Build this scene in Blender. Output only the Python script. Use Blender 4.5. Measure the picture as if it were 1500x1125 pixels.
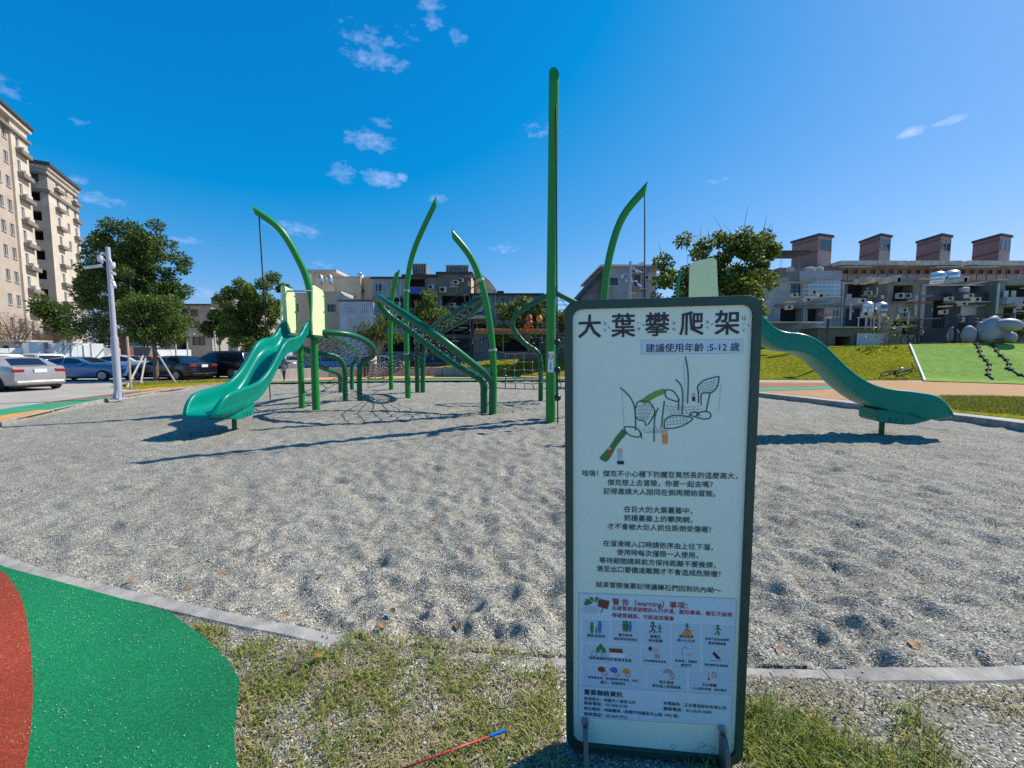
import bpy, math, random
import numpy as np
from mathutils import Vector, Matrix, noise
random.seed(7); rng = np.random.default_rng(7)
for o in list(bpy.data.objects): bpy.data.objects.remove(o)
scene = bpy.context.scene
COL = scene.collection
PI = math.pi
# ------------------------------------------------------------------ camera
F, CAMH, HOR = 580.0, 1.5, 42.5            # focal length in photo pixels, eye height, horizon offset
PITCH = math.atan(HOR / F)
cam_data = bpy.data.cameras.new('camera'); cam = bpy.data.objects.new('camera', cam_data); COL.objects.link(cam)
cam_data.sensor_width = 36; cam_data.lens = 36 * F / 1500; cam_data.clip_end = 2000; cam_data.clip_start = 0.05
cam.location = (0, 0, CAMH); cam.rotation_euler = (PI / 2 - PITCH, 0, 0)
scene.camera = cam
# ------------------------------------------------------------------ sky and sun
SUN_AZ, SUN_EL = math.radians(64.5), math.radians(46.5)   # azimuth measured from +Y towards +X
world = bpy.data.worlds.new('World'); scene.world = world; world.use_nodes = True
def build_world():
    nt = world.node_tree; nt.nodes.clear(); N = nt.nodes.new; L = nt.links.new
    out = N('ShaderNodeOutputWorld'); bg = N('ShaderNodeBackground')
    sky = N('ShaderNodeTexSky'); sky.sky_type = 'NISHITA'; sky.sun_disc = False
    sky.sun_elevation = SUN_EL; sky.sun_rotation = SUN_AZ
    sky.altitude = 50; sky.air_density = 1.0; sky.dust_density = 0.3; sky.ozone_density = 2.0
    sp = N('ShaderNodeSeparateColor'); hs = N('ShaderNodeCombineColor'); L(sky.outputs[0], sp.inputs[0])
    for i, (ref, ex, top) in enumerate(((1.0, 0, 0), (8.11, .82, 6.3), (9.86, .52, 9.3))):     # deep-blue camera rendering of the clear sky, one response for the whole dome
        q = N('ShaderNodeMath')
        if i == 0: q.operation = 'SUBTRACT'; L(sp.outputs[0], q.inputs[0]); q.inputs[1].default_value = 1.5; w = N('ShaderNodeMath'); w.operation = 'MAXIMUM'; L(q.outputs[0], w.inputs[0]); w.inputs[1].default_value = .02; k0 = 1.0
        else: q.operation = 'DIVIDE'; L(sp.outputs[i], q.inputs[0]); q.inputs[1].default_value = ref; w = N('ShaderNodeMath'); w.operation = 'POWER'; L(q.outputs[0], w.inputs[0]); w.inputs[1].default_value = ex; k0 = top
        x = N('ShaderNodeMath'); x.operation = 'MULTIPLY'; L(w.outputs[0], x.inputs[0]); x.inputs[1].default_value = k0; L(x.outputs[0], hs.inputs[i])
    tc = N('ShaderNodeTexCoord')
    # small fair-weather clouds: soft blobs broken up by noise, given by direction
    nz = N('ShaderNodeTexNoise'); nz.inputs['Scale'].default_value = 55; nz.inputs['Detail'].default_value = 8; nz.inputs['Roughness'].default_value = .6
    mp = N('ShaderNodeMapping'); mp.inputs['Scale'].default_value = (1, 1, 1.9); L(tc.outputs['Generated'], mp.inputs['Vector']); L(mp.outputs[0], nz.inputs['Vector'])
    acc = None
    for (px, py, rx, ry, a) in CLOUDS:
        d = ray(px, py).normalized()
        r = Vector((d.y, -d.x, 0)).normalized(); u = r.cross(d).normalized()
        def dot(v, k):
            n = N('ShaderNodeVectorMath'); n.operation = 'DOT_PRODUCT'; L(tc.outputs['Generated'], n.inputs[0]); n.inputs[1].default_value = v
            m = N('ShaderNodeMath'); m.operation = 'MULTIPLY_ADD'; L(n.outputs['Value'], m.inputs[0]); m.inputs[1].default_value = k; m.inputs[2].default_value = -d.dot(v) * k
            q = N('ShaderNodeMath'); q.operation = 'MULTIPLY'; L(m.outputs[0], q.inputs[0]); L(m.outputs[0], q.inputs[1]); return q
        sc = 1 / (F * (1 + ((px - 750) / F) ** 2) ** .5)
        A = dot(r, 1 / (rx * sc)); B = dot(u, 1 / (ry * sc))
        s = N('ShaderNodeMath'); s.operation = 'ADD'; L(A.outputs[0], s.inputs[0]); L(B.outputs[0], s.inputs[1])
        fd = N('ShaderNodeVectorMath'); fd.operation = 'DOT_PRODUCT'; L(tc.outputs['Generated'], fd.inputs[0]); fd.inputs[1].default_value = d
        g = N('ShaderNodeMapRange'); L(s.outputs[0], g.inputs[0]); g.inputs[1].default_value = 1; g.inputs[2].default_value = 0; g.inputs[3].default_value = 0; g.inputs[4].default_value = a
        h = N('ShaderNodeMath'); h.operation = 'GREATER_THAN'; L(fd.outputs['Value'], h.inputs[0]); h.inputs[1].default_value = 0
        k = N('ShaderNodeMath'); k.operation = 'MULTIPLY'; L(g.outputs[0], k.inputs[0]); L(h.outputs[0], k.inputs[1])
        if acc is None: acc = k
        else:
            m = N('ShaderNodeMath'); m.operation = 'MAXIMUM'; L(acc.outputs[0], m.inputs[0]); L(k.outputs[0], m.inputs[1]); acc = m
    t = N('ShaderNodeMath'); t.operation = 'MULTIPLY_ADD'; L(acc.outputs[0], t.inputs[0]); t.inputs[1].default_value = .50; t.inputs[2].default_value = -.70
    t2 = N('ShaderNodeMath'); t2.operation = 'ADD'; L(t.outputs[0], t2.inputs[0]); L(nz.outputs[0], t2.inputs[1])
    cr = N('ShaderNodeMapRange'); L(t2.outputs[0], cr.inputs[0]); cr.inputs[1].default_value = 0.0; cr.inputs[2].default_value = .7; cr.inputs[3].default_value = 0; cr.inputs[4].default_value = .56
    mix = N('ShaderNodeMixRGB'); L(cr.outputs[0], mix.inputs[0]); L(hs.outputs[0], mix.inputs[1]); mix.inputs[2].default_value = (6.0, 7.2, 11.0, 1)
    L(mix.outputs[0], bg.inputs[0]); bg.inputs[1].default_value = SKY_STRENGTH
    L(bg.outputs[0], out.inputs[0])
SKY_STRENGTH = 0.098
CLOUDS = [(540, 55, 46, 20, .66), (552, 88, 52, 13, .84), (634, 32, 16, 11, .8), (672, 54, 14, 10, .8), (628, 4, 22, 10, .8), (596, 52, 24, 16, .45),
          (542, 206, 44, 16, .95), (558, 180, 22, 8, .7), (500, 252, 22, 18, .8), (560, 262, 34, 14, 1.1), (588, 260, 10, 8, 1.1), (795, 190, 36, 14, .6),
          (1334, 194, 18, 8, 1.5), (1391, 177, 20, 7, 1.2), (1052, 264, 22, 6, .6), (430, 335, 52, 14, .8), (740, 364, 30, 10, .7), (640, 292, 20, 8, .8),
          (140, 291, 44, 14, .8), (115, 263, 18, 8, .7), (275, 353, 26, 9, .8), (300, 430, 46, 12, .7), (475, 388, 28, 10, .6), (3, 128, 30, 30, .5), (120, 178, 22, 8, .5)]
FWD = Vector((0, math.cos(PITCH), -math.sin(PITCH))); UP = Vector((0, math.sin(PITCH), math.cos(PITCH)))
EYE = Vector((0, 0, CAMH))
def ray(px, py): return Vector(((px - 750) / F, 0, 0)) + UP * ((562.5 - py) / F) + FWD
def G(px, py, z=0.0):
    d = ray(px, py); p = EYE + d * ((z - CAMH) / d.z); return Vector((p.x, p.y, z))
def W(px, py, Y):
    d = ray(px, py); return EYE + d * (Y / d.y)
build_world()
sun_data = bpy.data.lights.new('sun', 'SUN'); sun = bpy.data.objects.new('sun', sun_data); COL.objects.link(sun)
sun_data.energy = 5.0; sun_data.angle = math.radians(0.53); sun_data.color = (1.0, 0.935, 0.83)
SUN_DIR = Vector((math.sin(SUN_AZ) * math.cos(SUN_EL), math.cos(SUN_AZ) * math.cos(SUN_EL), math.sin(SUN_EL)))
sun.rotation_euler = (-SUN_DIR).to_track_quat('-Z', 'Y').to_euler(); sun.location = SUN_DIR * 60
scene.view_settings.view_transform = 'Standard'; scene.view_settings.look = 'None'
scene.view_settings.gamma = 1; scene.view_settings.exposure = 0.30; scene.view_settings.use_curve_mapping = False
scene.render.engine = 'CYCLES'; scene.cycles.max_bounces = 6; scene.cycles.use_denoising = False

# ------------------------------------------------------------------ materials
MATS = {}
def mat(name, col, rough=.6, var=0.0, vs=3.0, bump=0.0, bs=40.0, metal=0.0, spec=.5, col2=None, coat=0.0, coords='Object', detail=4):
    if name in MATS: return MATS[name]
    m = bpy.data.materials.new(name); m.use_nodes = True; nt = m.node_tree; N = nt.nodes.new; L = nt.links.new
    b = nt.nodes['Principled BSDF']; b.inputs['Roughness'].default_value = rough; b.inputs['Metallic'].default_value = metal
    b.inputs['Specular IOR Level'].default_value = spec; b.inputs['Coat Weight'].default_value = coat
    c = (*col, 1); b.inputs['Base Color'].default_value = c
    if var or bump or col2: tc = N('ShaderNodeTexCoord')
    if var or col2:
        nz = N('ShaderNodeTexNoise'); nz.inputs['Scale'].default_value = vs; nz.inputs['Detail'].default_value = detail; nz.inputs['Roughness'].default_value = .62
        L(tc.outputs[coords], nz.inputs['Vector'])
        rp = N('ShaderNodeValToRGB'); L(nz.outputs[0], rp.inputs[0]); rp.color_ramp.elements[0].position = .32; rp.color_ramp.elements[1].position = .68
        if col2: rp.color_ramp.elements[0].color = c; rp.color_ramp.elements[1].color = (*col2, 1)
        else:
            rp.color_ramp.elements[0].color = tuple(max(0, x * (1 - var)) for x in col) + (1,); rp.color_ramp.elements[1].color = tuple(min(1, x * (1 + var)) for x in col) + (1,)
        L(rp.outputs[0], b.inputs['Base Color'])
    if bump:
        bn = N('ShaderNodeTexNoise'); bn.inputs['Scale'].default_value = bs; bn.inputs['Detail'].default_value = 3; L(tc.outputs[coords], bn.inputs['Vector'])
        bp = N('ShaderNodeBump'); bp.inputs['Strength'].default_value = bump; bp.inputs['Distance'].default_value = .02; L(bn.outputs[0], bp.inputs['Height']); L(bp.outputs[0], b.inputs['Normal'])
    MATS[name] = m; return m
def leafmat(name, c1, c2, c3, trans=.35):
    m = bpy.data.materials.new(name); m.use_nodes = True; nt = m.node_tree; N = nt.nodes.new; L = nt.links.new
    b = nt.nodes['Principled BSDF']; out = nt.nodes['Material Output']; b.inputs['Roughness'].default_value = .5; b.inputs['Specular IOR Level'].default_value = .35
    g = N('ShaderNodeNewGeometry'); rp = N('ShaderNodeValToRGB'); L(g.outputs['Random Per Island'], rp.inputs[0])
    rp.color_ramp.elements[0].color = (*c1, 1); rp.color_ramp.elements[1].color = (*c3, 1); e = rp.color_ramp.elements.new(.55); e.color = (*c2, 1)
    L(rp.outputs[0], b.inputs['Base Color'])
    t = N('ShaderNodeBsdfTranslucent'); hs = N('ShaderNodeHueSaturation'); hs.inputs['Value'].default_value = 1.5; hs.inputs['Hue'].default_value = .48; L(rp.outputs[0], hs.inputs['Color']); L(hs.outputs[0], t.inputs[0])
    mx = N('ShaderNodeMixShader'); mx.inputs[0].default_value = trans; L(b.outputs[0], mx.inputs[1]); L(t.outputs[0], mx.inputs[2]); L(mx.outputs[0], out.inputs[0])
    MATS[name] = m; return m

# ------------------------------------------------------------------ mesh building
def link(name, me, parent=None, world_space=True):
    o = bpy.data.objects.new(name, me); COL.objects.link(o)
    if parent is not None:
        o.parent = parent
        if world_space and parent.type == 'EMPTY': o.location = -parent.location
    return o
def tag(o, label, cat, group=None):
    o['label'] = label; o['category'] = cat
    if group: o['group'] = group
    return o
def structure(o): o['kind'] = 'structure'; return o
def stuff(o): o['kind'] = 'stuff'; return o
def thing(name, label, cat, loc=(0, 0, 0), rz=0, group=None):
    o = bpy.data.objects.new(name, None); COL.objects.link(o); o.empty_display_size = .2
    o.location = loc; o.rotation_euler = (0, 0, rz); return tag(o, label, cat, group)
class MB:
    def __init__(s): s.v = []; s.f = []; s.m = []; s.mi = 0
    def add(s, vs, fs):
        n = len(s.v); s.v += [tuple(p) for p in vs]; s.f += [tuple(i + n for i in f) for f in fs]; s.m += [s.mi] * len(fs); return s
    def box(s, c, d, rz=0, M=None):
        x, y, z = d[0] / 2, d[1] / 2, d[2] / 2
        vs = [Vector((a * x, b * y, e * z)) for e in (-1, 1) for a, b in ((-1, -1), (1, -1), (1, 1), (-1, 1))]
        R = M if M is not None else Matrix.Rotation(rz, 3, 'Z'); c = Vector(c)
        return s.add([R @ p + c for p in vs], [(3, 2, 1, 0), (4, 5, 6, 7), (0, 1, 5, 4), (1, 2, 6, 5), (2, 3, 7, 6), (3, 0, 4, 7)])
    def bbox(s, a, b): return s.box([(a[i] + b[i]) / 2 for i in range(3)], [abs(b[i] - a[i]) for i in range(3)])
    def quad(s, a, b, c, d): return s.add([a, b, c, d], [(0, 1, 2, 3)])
    def tube(s, pts, r, n=10, caps=True, closed=False, slant=None):
        pts = [Vector(p) for p in pts]; k = len(pts); rs = r if isinstance(r, (list, tuple)) else [r] * k
        vs = []; prev = None
        for i, p in enumerate(pts):
            a = pts[i - 1] if (i > 0 or closed) else p; b = pts[(i + 1) % k] if (i < k - 1 or closed) else p
            t = (b - a).normalized()
            if prev is None:
                ref = Vector((0, 0, 1)) if abs(t.z) < .9 else Vector((1, 0, 0)); u = t.cross(ref).normalized()
            else: u = (prev - t * prev.dot(t)).normalized()
            prev = u; w = t.cross(u)
            for j in range(n):
                an = 2 * PI * j / n; off = (u * math.cos(an) + w * math.sin(an)) * rs[i]
                q = p + off
                if slant is not None and i == k - 1: q = q + t * (off.dot(slant[0]) * slant[1])
                vs.append(q)
        fs = []
        for i in range(k if closed else k - 1):
            i2 = (i + 1) % k
            for j in range(n): fs.append((i * n + j, i * n + (j + 1) % n, i2 * n + (j + 1) % n, i2 * n + j))
        if caps and not closed: fs += [tuple(range(n))[::-1], tuple(range((k - 1) * n, k * n))]
        return s.add(vs, fs)
    def cyl(s, a, b, r, n=12, r2=None): return s.tube([a, b], [r, r if r2 is None else r2], n)
    def lathe(s, prof, c=(0, 0, 0), n=16):
        c = Vector(c); vs = [c + Vector((r * math.cos(2 * PI * j / n), r * math.sin(2 * PI * j / n), z)) for r, z in prof for j in range(n)]
        fs = [(i * n + j, i * n + (j + 1) % n, (i + 1) * n + (j + 1) % n, (i + 1) * n + j) for i in range(len(prof) - 1) for j in range(n)]
        fs += [tuple(range(n))[::-1], tuple(range((len(prof) - 1) * n, len(prof) * n))]
        return s.add(vs, fs)
    def ball(s, c, r, n=8, m=6, sc=(1, 1, 1)):
        c = Vector(c); vs = [c + Vector((0, 0, -r * sc[2]))]
        for i in range(1, m):
            a = -PI / 2 + PI * i / m
            vs += [c + Vector((r * math.cos(a) * math.cos(2 * PI * j / n) * sc[0], r * math.cos(a) * math.sin(2 * PI * j / n) * sc[1], r * math.sin(a) * sc[2])) for j in range(n)]
        vs.append(c + Vector((0, 0, r * sc[2]))); top = len(vs) - 1; fs = []
        for j in range(n):
            fs.append((0, 1 + (j + 1) % n, 1 + j)); fs.append((top, top - n + j, top - n + (j + 1) % n))
            for i in range(m - 2): a = 1 + i * n; fs.append((a + j, a + (j + 1) % n, a + n + (j + 1) % n, a + n + j))
        return s.add(vs, fs)
    def prism(s, poly, z0, z1):
        n = len(poly); vs = [(p[0], p[1], z0) for p in poly] + [(p[0], p[1], z1) for p in poly]
        return s.add(vs, [tuple(range(n))[::-1], tuple(range(n, 2 * n))] + [(i, (i + 1) % n, (i + 1) % n + n, i + n) for i in range(n)])
    def mesh(s, name, mats, smooth=False):
        me = bpy.data.meshes.new(name); me.from_pydata(s.v, [], s.f)
        for m in (mats if isinstance(mats, (list, tuple)) else [mats]): me.materials.append(m)
        if any(s.m): me.polygons.foreach_set('material_index', s.m)
        if smooth:
            me.polygons.foreach_set('use_smooth', [True] * len(s.f))
            if smooth is not True: me.set_sharp_from_angle(angle=math.radians(smooth))
        me.update(); return me
    def build(s, name, mats, parent=None, smooth=False, local=False, bevel=0):
        o = link(name, s.mesh(name, mats, smooth), parent, not local)
        if bevel:
            b = o.modifiers.new('bevel', 'BEVEL'); b.width = bevel; b.segments = 2; b.limit_method = 'ANGLE'
        return o
def npmesh(name, V, Fq, material, smooth=False):
    me = bpy.data.meshes.new(name); V = np.asarray(V, np.float32); Fq = np.asarray(Fq, np.int32); k = Fq.shape[1]
    me.vertices.add(len(V)); me.vertices.foreach_set('co', V.ravel())
    me.loops.add(Fq.size); me.loops.foreach_set('vertex_index', Fq.ravel())
    me.polygons.add(len(Fq)); me.polygons.foreach_set('loop_start', np.arange(0, Fq.size, k, dtype=np.int32))
    me.polygons.foreach_set('loop_total', np.full(len(Fq), k, np.int32))
    if smooth: me.polygons.foreach_set('use_smooth', np.ones(len(Fq), bool))
    me.materials.append(material); me.update(calc_edges=True); me.validate(); return me
def crom(pts, n=8, closed=False):
    pts = [Vector(p) for p in pts]; k = len(pts); out = []
    for i in range(k if closed else k - 1):
        if closed: p0, p1, p2, p3 = pts[i - 1], pts[i], pts[(i + 1) % k], pts[(i + 2) % k]
        else: p0, p1, p2, p3 = pts[max(i - 1, 0)], pts[i], pts[i + 1], pts[min(i + 2, k - 1)]
        for j in range(n):
            t = j / n; out.append(.5 * ((2 * p1) + (p2 - p0) * t + (2 * p0 - 5 * p1 + 4 * p2 - p3) * t * t + (3 * p1 - p0 - 3 * p2 + p3) * t ** 3))
    if not closed: out.append(pts[-1])
    return out
def resample(pts, n):
    d = [0]
    for a, b in zip(pts, pts[1:]): d.append(d[-1] + (Vector(b) - Vector(a)).length)
    out = []; i = 0
    for k in range(n):
        s = d[-1] * k / (n - 1)
        while i < len(pts) - 2 and d[i + 1] < s: i += 1
        t = (s - d[i]) / max(1e-9, d[i + 1] - d[i]); out.append(Vector(pts[i]).lerp(Vector(pts[i + 1]), min(1, t)))
    return out
def interp(x, xs, ys): return float(np.interp(x, xs, ys))
def copy_tree(o, parent=None):
    c = o.copy(); COL.objects.link(c); c.parent = parent
    for ch in o.children: copy_tree(ch, c)
    return c
# ------------------------------------------------------------------ ground, gravel pit, kerb, bands of rubber paving
def speckle_mat(name, base, scale, dark, light, bump=.5, tint=None, patch=.25, dist=.01):
    m = bpy.data.materials.new(name); m.use_nodes = True; nt = m.node_tree; N = nt.nodes.new; L = nt.links.new
    b = nt.nodes['Principled BSDF']; b.inputs['Roughness'].default_value = .95; b.inputs['Specular IOR Level'].default_value = .15
    tc = N('ShaderNodeTexCoord'); vo = N('ShaderNodeTexVoronoi'); vo.inputs['Scale'].default_value = scale; L(tc.outputs['Object'], vo.inputs['Vector'])
    sp = N('ShaderNodeSeparateColor'); L(vo.outputs['Color'], sp.inputs[0])
    rp = N('ShaderNodeValToRGB'); L(sp.outputs[0], rp.inputs[0]); e = rp.color_ramp.elements; e[0].color = (*dark, 1); e[1].color = (*light, 1); e[0].position = .0; e[1].position = 1
    k = e.new(.3); k.color = tuple(base[i] * .72 for i in range(3)) + (1,); k = e.new(.8); k.color = (*base, 1)
    nz = N('ShaderNodeTexNoise'); nz.inputs['Scale'].default_value = .9; nz.inputs['Detail'].default_value = 5; L(tc.outputs['Object'], nz.inputs['Vector'])
    mr = N('ShaderNodeMapRange'); L(nz.outputs[0], mr.inputs[0]); mr.inputs[1].default_value = .3; mr.inputs[2].default_value = .7; mr.inputs[3].default_value = 1 - patch; mr.inputs[4].default_value = 1 + patch
    mu = N('ShaderNodeMixRGB'); mu.blend_type = 'MULTIPLY'; mu.inputs[0].default_value = 1; L(rp.outputs[0], mu.inputs[1]); L(mr.outputs[0], mu.inputs[2])
    L(mu.outputs[0], b.inputs['Base Color'])
    if tint:
        n2 = N('ShaderNodeTexNoise'); n2.inputs['Scale'].default_value = tint[2]; n2.inputs['Detail'].default_value = 6; L(tc.outputs['Object'], n2.inputs['Vector'])
        r2 = N('ShaderNodeMapRange'); L(n2.outputs[0], r2.inputs[0]); r2.inputs[1].default_value = .45; r2.inputs[2].default_value = .65; r2.inputs[4].default_value = tint[1]
        mt = N('ShaderNodeMixRGB'); L(r2.outputs[0], mt.inputs[0]); L(mu.outputs[0], mt.inputs[1]); mt.inputs[2].default_value = (*tint[0], 1); L(mt.outputs[0], b.inputs['Base Color'])
    bp = N('ShaderNodeBump'); bp.inputs['Strength'].default_value = bump; bp.inputs['Distance'].default_value = dist; bp.invert = True
    L(vo.outputs['Distance'], bp.inputs['Height']); L(bp.outputs[0], b.inputs['Normal'])
    MATS[name] = m; return m
M_GRAVEL = speckle_mat('gravel', (.36, .335, .272), 120, (.05, .047, .04), (.68, .66, .59), bump=.9, patch=.12)
M_SOIL = speckle_mat('gravelly_soil', (.34, .315, .25), 115, (.04, .037, .03), (.72, .69, .6), bump=.9, tint=((.12, .095, .06), .4, 3.0))
M_PAVE = mat('pale_asphalt', (.36, .325, .28), .9, var=.16, vs=.8, bump=.25, bs=60, detail=8)
M_KERB = mat('kerb_concrete', (.30, .278, .245), .9, var=.34, vs=7, bump=.3, bs=70, detail=8)
def rubber(name, col):
    return speckle_mat(name, col, 260, tuple(c * .55 for c in col), tuple(min(1, c * 1.5 + .01) for c in col), bump=.5, patch=.22, dist=.004)
M_RGREEN = rubber('green_rubber', (.010, .20, .078)); M_RRED = rubber('red_rubber', (.30, .052, .026))
M_RORANGE = mat('orange_rubber', (.58, .27, .065), .9, var=.15, vs=2, bump=.2, bs=80)
M_RTAN = mat('tan_rubber', (.37, .19, .07), .9, var=.12, vs=2, bump=.2, bs=80)
M_RGREEN2 = mat('far_green_rubber', (.03, .25, .12), .9, var=.15, vs=2); M_RRED2 = mat('far_red_rubber', (.25, .09, .055), .9, var=.15, vs=2)
def grassmat(name, a, b, c, sc):
    m = bpy.data.materials.new(name); m.use_nodes = True; nt = m.node_tree; N = nt.nodes.new; L = nt.links.new
    p = nt.nodes['Principled BSDF']; p.inputs['Roughness'].default_value = .95; p.inputs['Specular IOR Level'].default_value = .0
    tc = N('ShaderNodeTexCoord'); n1 = N('ShaderNodeTexNoise'); n1.inputs['Scale'].default_value = sc; n1.inputs['Detail'].default_value = 8; n1.inputs['Roughness'].default_value = .75; L(tc.outputs['Object'], n1.inputs['Vector'])
    rp = N('ShaderNodeValToRGB'); L(n1.outputs[0], rp.inputs[0]); e = rp.color_ramp.elements; e[0].position = .34; e[1].position = .68; e[0].color = (*a, 1); e[1].color = (*c, 1); k = e.new(.5); k.color = (*b, 1)
    L(rp.outputs[0], p.inputs['Base Color']); n2 = N('ShaderNodeTexNoise'); n2.inputs['Scale'].default_value = 22; n2.inputs['Detail'].default_value = 4; L(tc.outputs['Object'], n2.inputs['Vector'])
    bp = N('ShaderNodeBump'); bp.inputs['Strength'].default_value = .9; bp.inputs['Distance'].default_value = .06; L(n2.outputs[0], bp.inputs['Height']); L(bp.outputs[0], p.inputs['Normal']); MATS[name] = m; return m
M_LAWN = grassmat('lawn', (.11, .13, .008), (.22, .225, .014), (.42, .36, .06), 5.0)
M_TURF = grassmat('artificial_turf', (.19, .31, .065), (.25, .38, .09), (.32, .44, .13), 2.2)

PITPTS = [(-3.82, 2.86), (-2.13, 2.32), (-.75, 1.98), (.26, 1.86), (1.2, 1.80), (2.43, 1.79), (3.9, 1.98), (5.6, 2.6), (7.6, 3.8), (9.3, 5.2), (10.4, 6.8), (10.74, 8.3),
          (10.3, 10.8), (9.3, 15.0), (7.8, 19.4), (3.6, 23.4), (-1.25, 24.6), (-8, 23.9), (-12.9, 21.6), (-14.6, 18.3), (-13.85, 13.9), (-12.2, 10.1), (-10.6, 7.8), (-8.6, 5.6), (-6.2, 4.0)]
PIT = [(p.x, p.y) for p in crom([(x, y, 0) for x, y in PITPTS], 14, True)]
PA = np.array(PIT); PB = np.roll(PA, -1, 0)
def inside(P):
    x, y = P[:, 0:1], P[:, 1:2]; c = ((PA[:, 1] > y) != (PB[:, 1] > y)) & (x < (PB[:, 0] - PA[:, 0]) * (y - PA[:, 1]) / (PB[:, 1] - PA[:, 1] + 1e-12) + PA[:, 0])
    return c.sum(1) % 2 == 1
def nearest(P):
    d = PB - PA; t = ((P[:, None, :] - PA) * d).sum(2) / (d * d).sum(1); t = np.clip(t, 0, 1); Q = PA + t[..., None] * d
    D = ((Q - P[:, None, :]) ** 2).sum(2); i = D.argmin(1); return Q[np.arange(len(P)), i], np.sqrt(D.min(1))
def build_ground():
    n = len(PIT); cx, cy = -2.0, 11.0; V = []; rings = [(1.0, .0), (1.004, .06)]
    for k in range(n):
        x, y = PIT[k]; L_ = math.hypot(x - cx, y - cy); V.append((cx + (x - cx) * (1 + .06 / L_), cy + (y - cy) * (1 + .06 / L_), 0))
    for R in (25, 60, 150, 500):
        for k in range(n):
            x, y = PIT[k]; L_ = math.hypot(x - cx, y - cy); V.append((cx + (x - cx) * R / L_, cy + (y - cy) * R / L_, 0))
    Fq = [(r * n + k, r * n + (k + 1) % n, (r + 1) * n + (k + 1) % n, (r + 1) * n + k) for r in range(4) for k in range(n)]
    structure(link('ground', npmesh('ground', V, Fq, M_PAVE)))
build_ground()
def build_gravel():
    na, nr = 420, 400; r0, r1 = 1.2, 29.0
    an = np.linspace(math.radians(-72), math.radians(72), na); rr = r0 * (r1 / r0) ** (np.arange(nr) / (nr - 1))
    A, R = np.meshgrid(an, rr); P = np.stack([np.sin(A) * R, np.cos(A) * R], -1).reshape(-1, 2)
    ins = np.concatenate([inside(P[i:i + 20000]) for i in range(0, len(P), 20000)])
    I = np.arange(nr * na).reshape(nr, na); Fq = np.stack([I[:-1, :-1], I[:-1, 1:], I[1:, 1:], I[1:, :-1]], -1).reshape(-1, 4)[:, ::-1]
    Fq = Fq[ins[Fq].any(1)]; Q = P.copy(); D = np.full(len(P), 9.0)
    need = np.unique(np.concatenate([Fq[~ins[Fq].all(1)].ravel(), np.nonzero((P[:, 1] < 4.2) & ins & (np.abs(P[:, 0]) < 5))[0]]))
    for i in range(0, len(need), 4000): k = need[i:i + 4000]; Q[k], D[k] = nearest(P[k])
    z = np.full(len(P), -.085)
    near = np.clip(1 - (P[:, 1] - 1.7) / 2.2, 0, 1) * np.clip(1 - D / .9, 0, 1); z += near * .092
    # trampled hollows: many shallow elongated pits with low rims
    npit = 17000; dens = rng.random(npit)
    rad = 2.0 + 24 * dens ** 1.15; ang = (rng.random(npit) - .5) * math.radians(150)
    X = np.sin(ang) * rad; Y = np.cos(ang) * rad; TH = rng.normal(-.55, .7, npit); SA = rng.uniform(.08, .19, npit); SB = SA * rng.uniform(.4, .75, npit); DP = rng.uniform(.006, .021, npit) * np.clip(.55 + .5 * (X + 3) / 4, .5, 1.1)
    grid = z.reshape(nr, na)
    lr = np.log(rr / r0) / math.log(r1 / r0) * (nr - 1)
    for i in range(npit):
        w = 2.6 * SA[i]; ra, rb = max(rad[i] - w, r0), rad[i] + w
        i0 = int(max(0, math.log(ra / r0) / math.log(r1 / r0) * (nr - 1))); i1 = int(min(nr, math.log(rb / r0) / math.log(r1 / r0) * (nr - 1) + 2))
        da = w / rad[i]; j0 = int(max(0, (ang[i] - da - an[0]) / (an[1] - an[0]))); j1 = int(min(na, (ang[i] + da - an[0]) / (an[1] - an[0]) + 2))
        if j1 <= j0 or i1 <= i0: continue
        px = P[:, 0].reshape(nr, na)[i0:i1, j0:j1] - X[i]; py = P[:, 1].reshape(nr, na)[i0:i1, j0:j1] - Y[i]
        c, s = math.cos(TH[i]), math.sin(TH[i]); u = (px * c + py * s) / SA[i]; v = (-px * s + py * c) / SB[i]; q = u * u + v * v
        grid[i0:i1, j0:j1] += DP[i] * (-np.exp(-(q * .9) ** 1.5) + .40 * np.exp(-(np.sqrt(q) - 1.4) ** 2 * 4))
    z = grid.ravel()
    z += np.array([.014 * noise.noise((x * 1.1, y * 1.1, 0)) + .026 * noise.noise((x * 2.9, y * 3.4, 5)) + .016 * noise.noise((x * 6.5, y * 7.5, 7)) + .005 * noise.noise((x * 14, y * 14, 9)) for x, y in P])
    z = np.where(ins, z, np.where(P[:, 1] < 3.5, -.03, -.06))
    P = np.where(ins[:, None], P, Q)
    used = np.unique(Fq); mp = np.full(len(P), -1); mp[used] = np.arange(len(used))
    V = np.column_stack([P, np.minimum(z, .012)])[used]
    o = structure(link('gravel_pit', npmesh('gravel_pit', V, mp[Fq], M_GRAVEL, True)))
    global PITZ
    def PITZ(x, y):
        r = math.hypot(x, y); a = math.atan2(x, y); i = int(np.clip(math.log(r / r0) / math.log(r1 / r0) * (nr - 1), 0, nr - 1)); j = int(np.clip((a - an[0]) / (an[1] - an[0]), 0, na - 1)); return float(z.reshape(nr, na)[i, j])
build_gravel()
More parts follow.
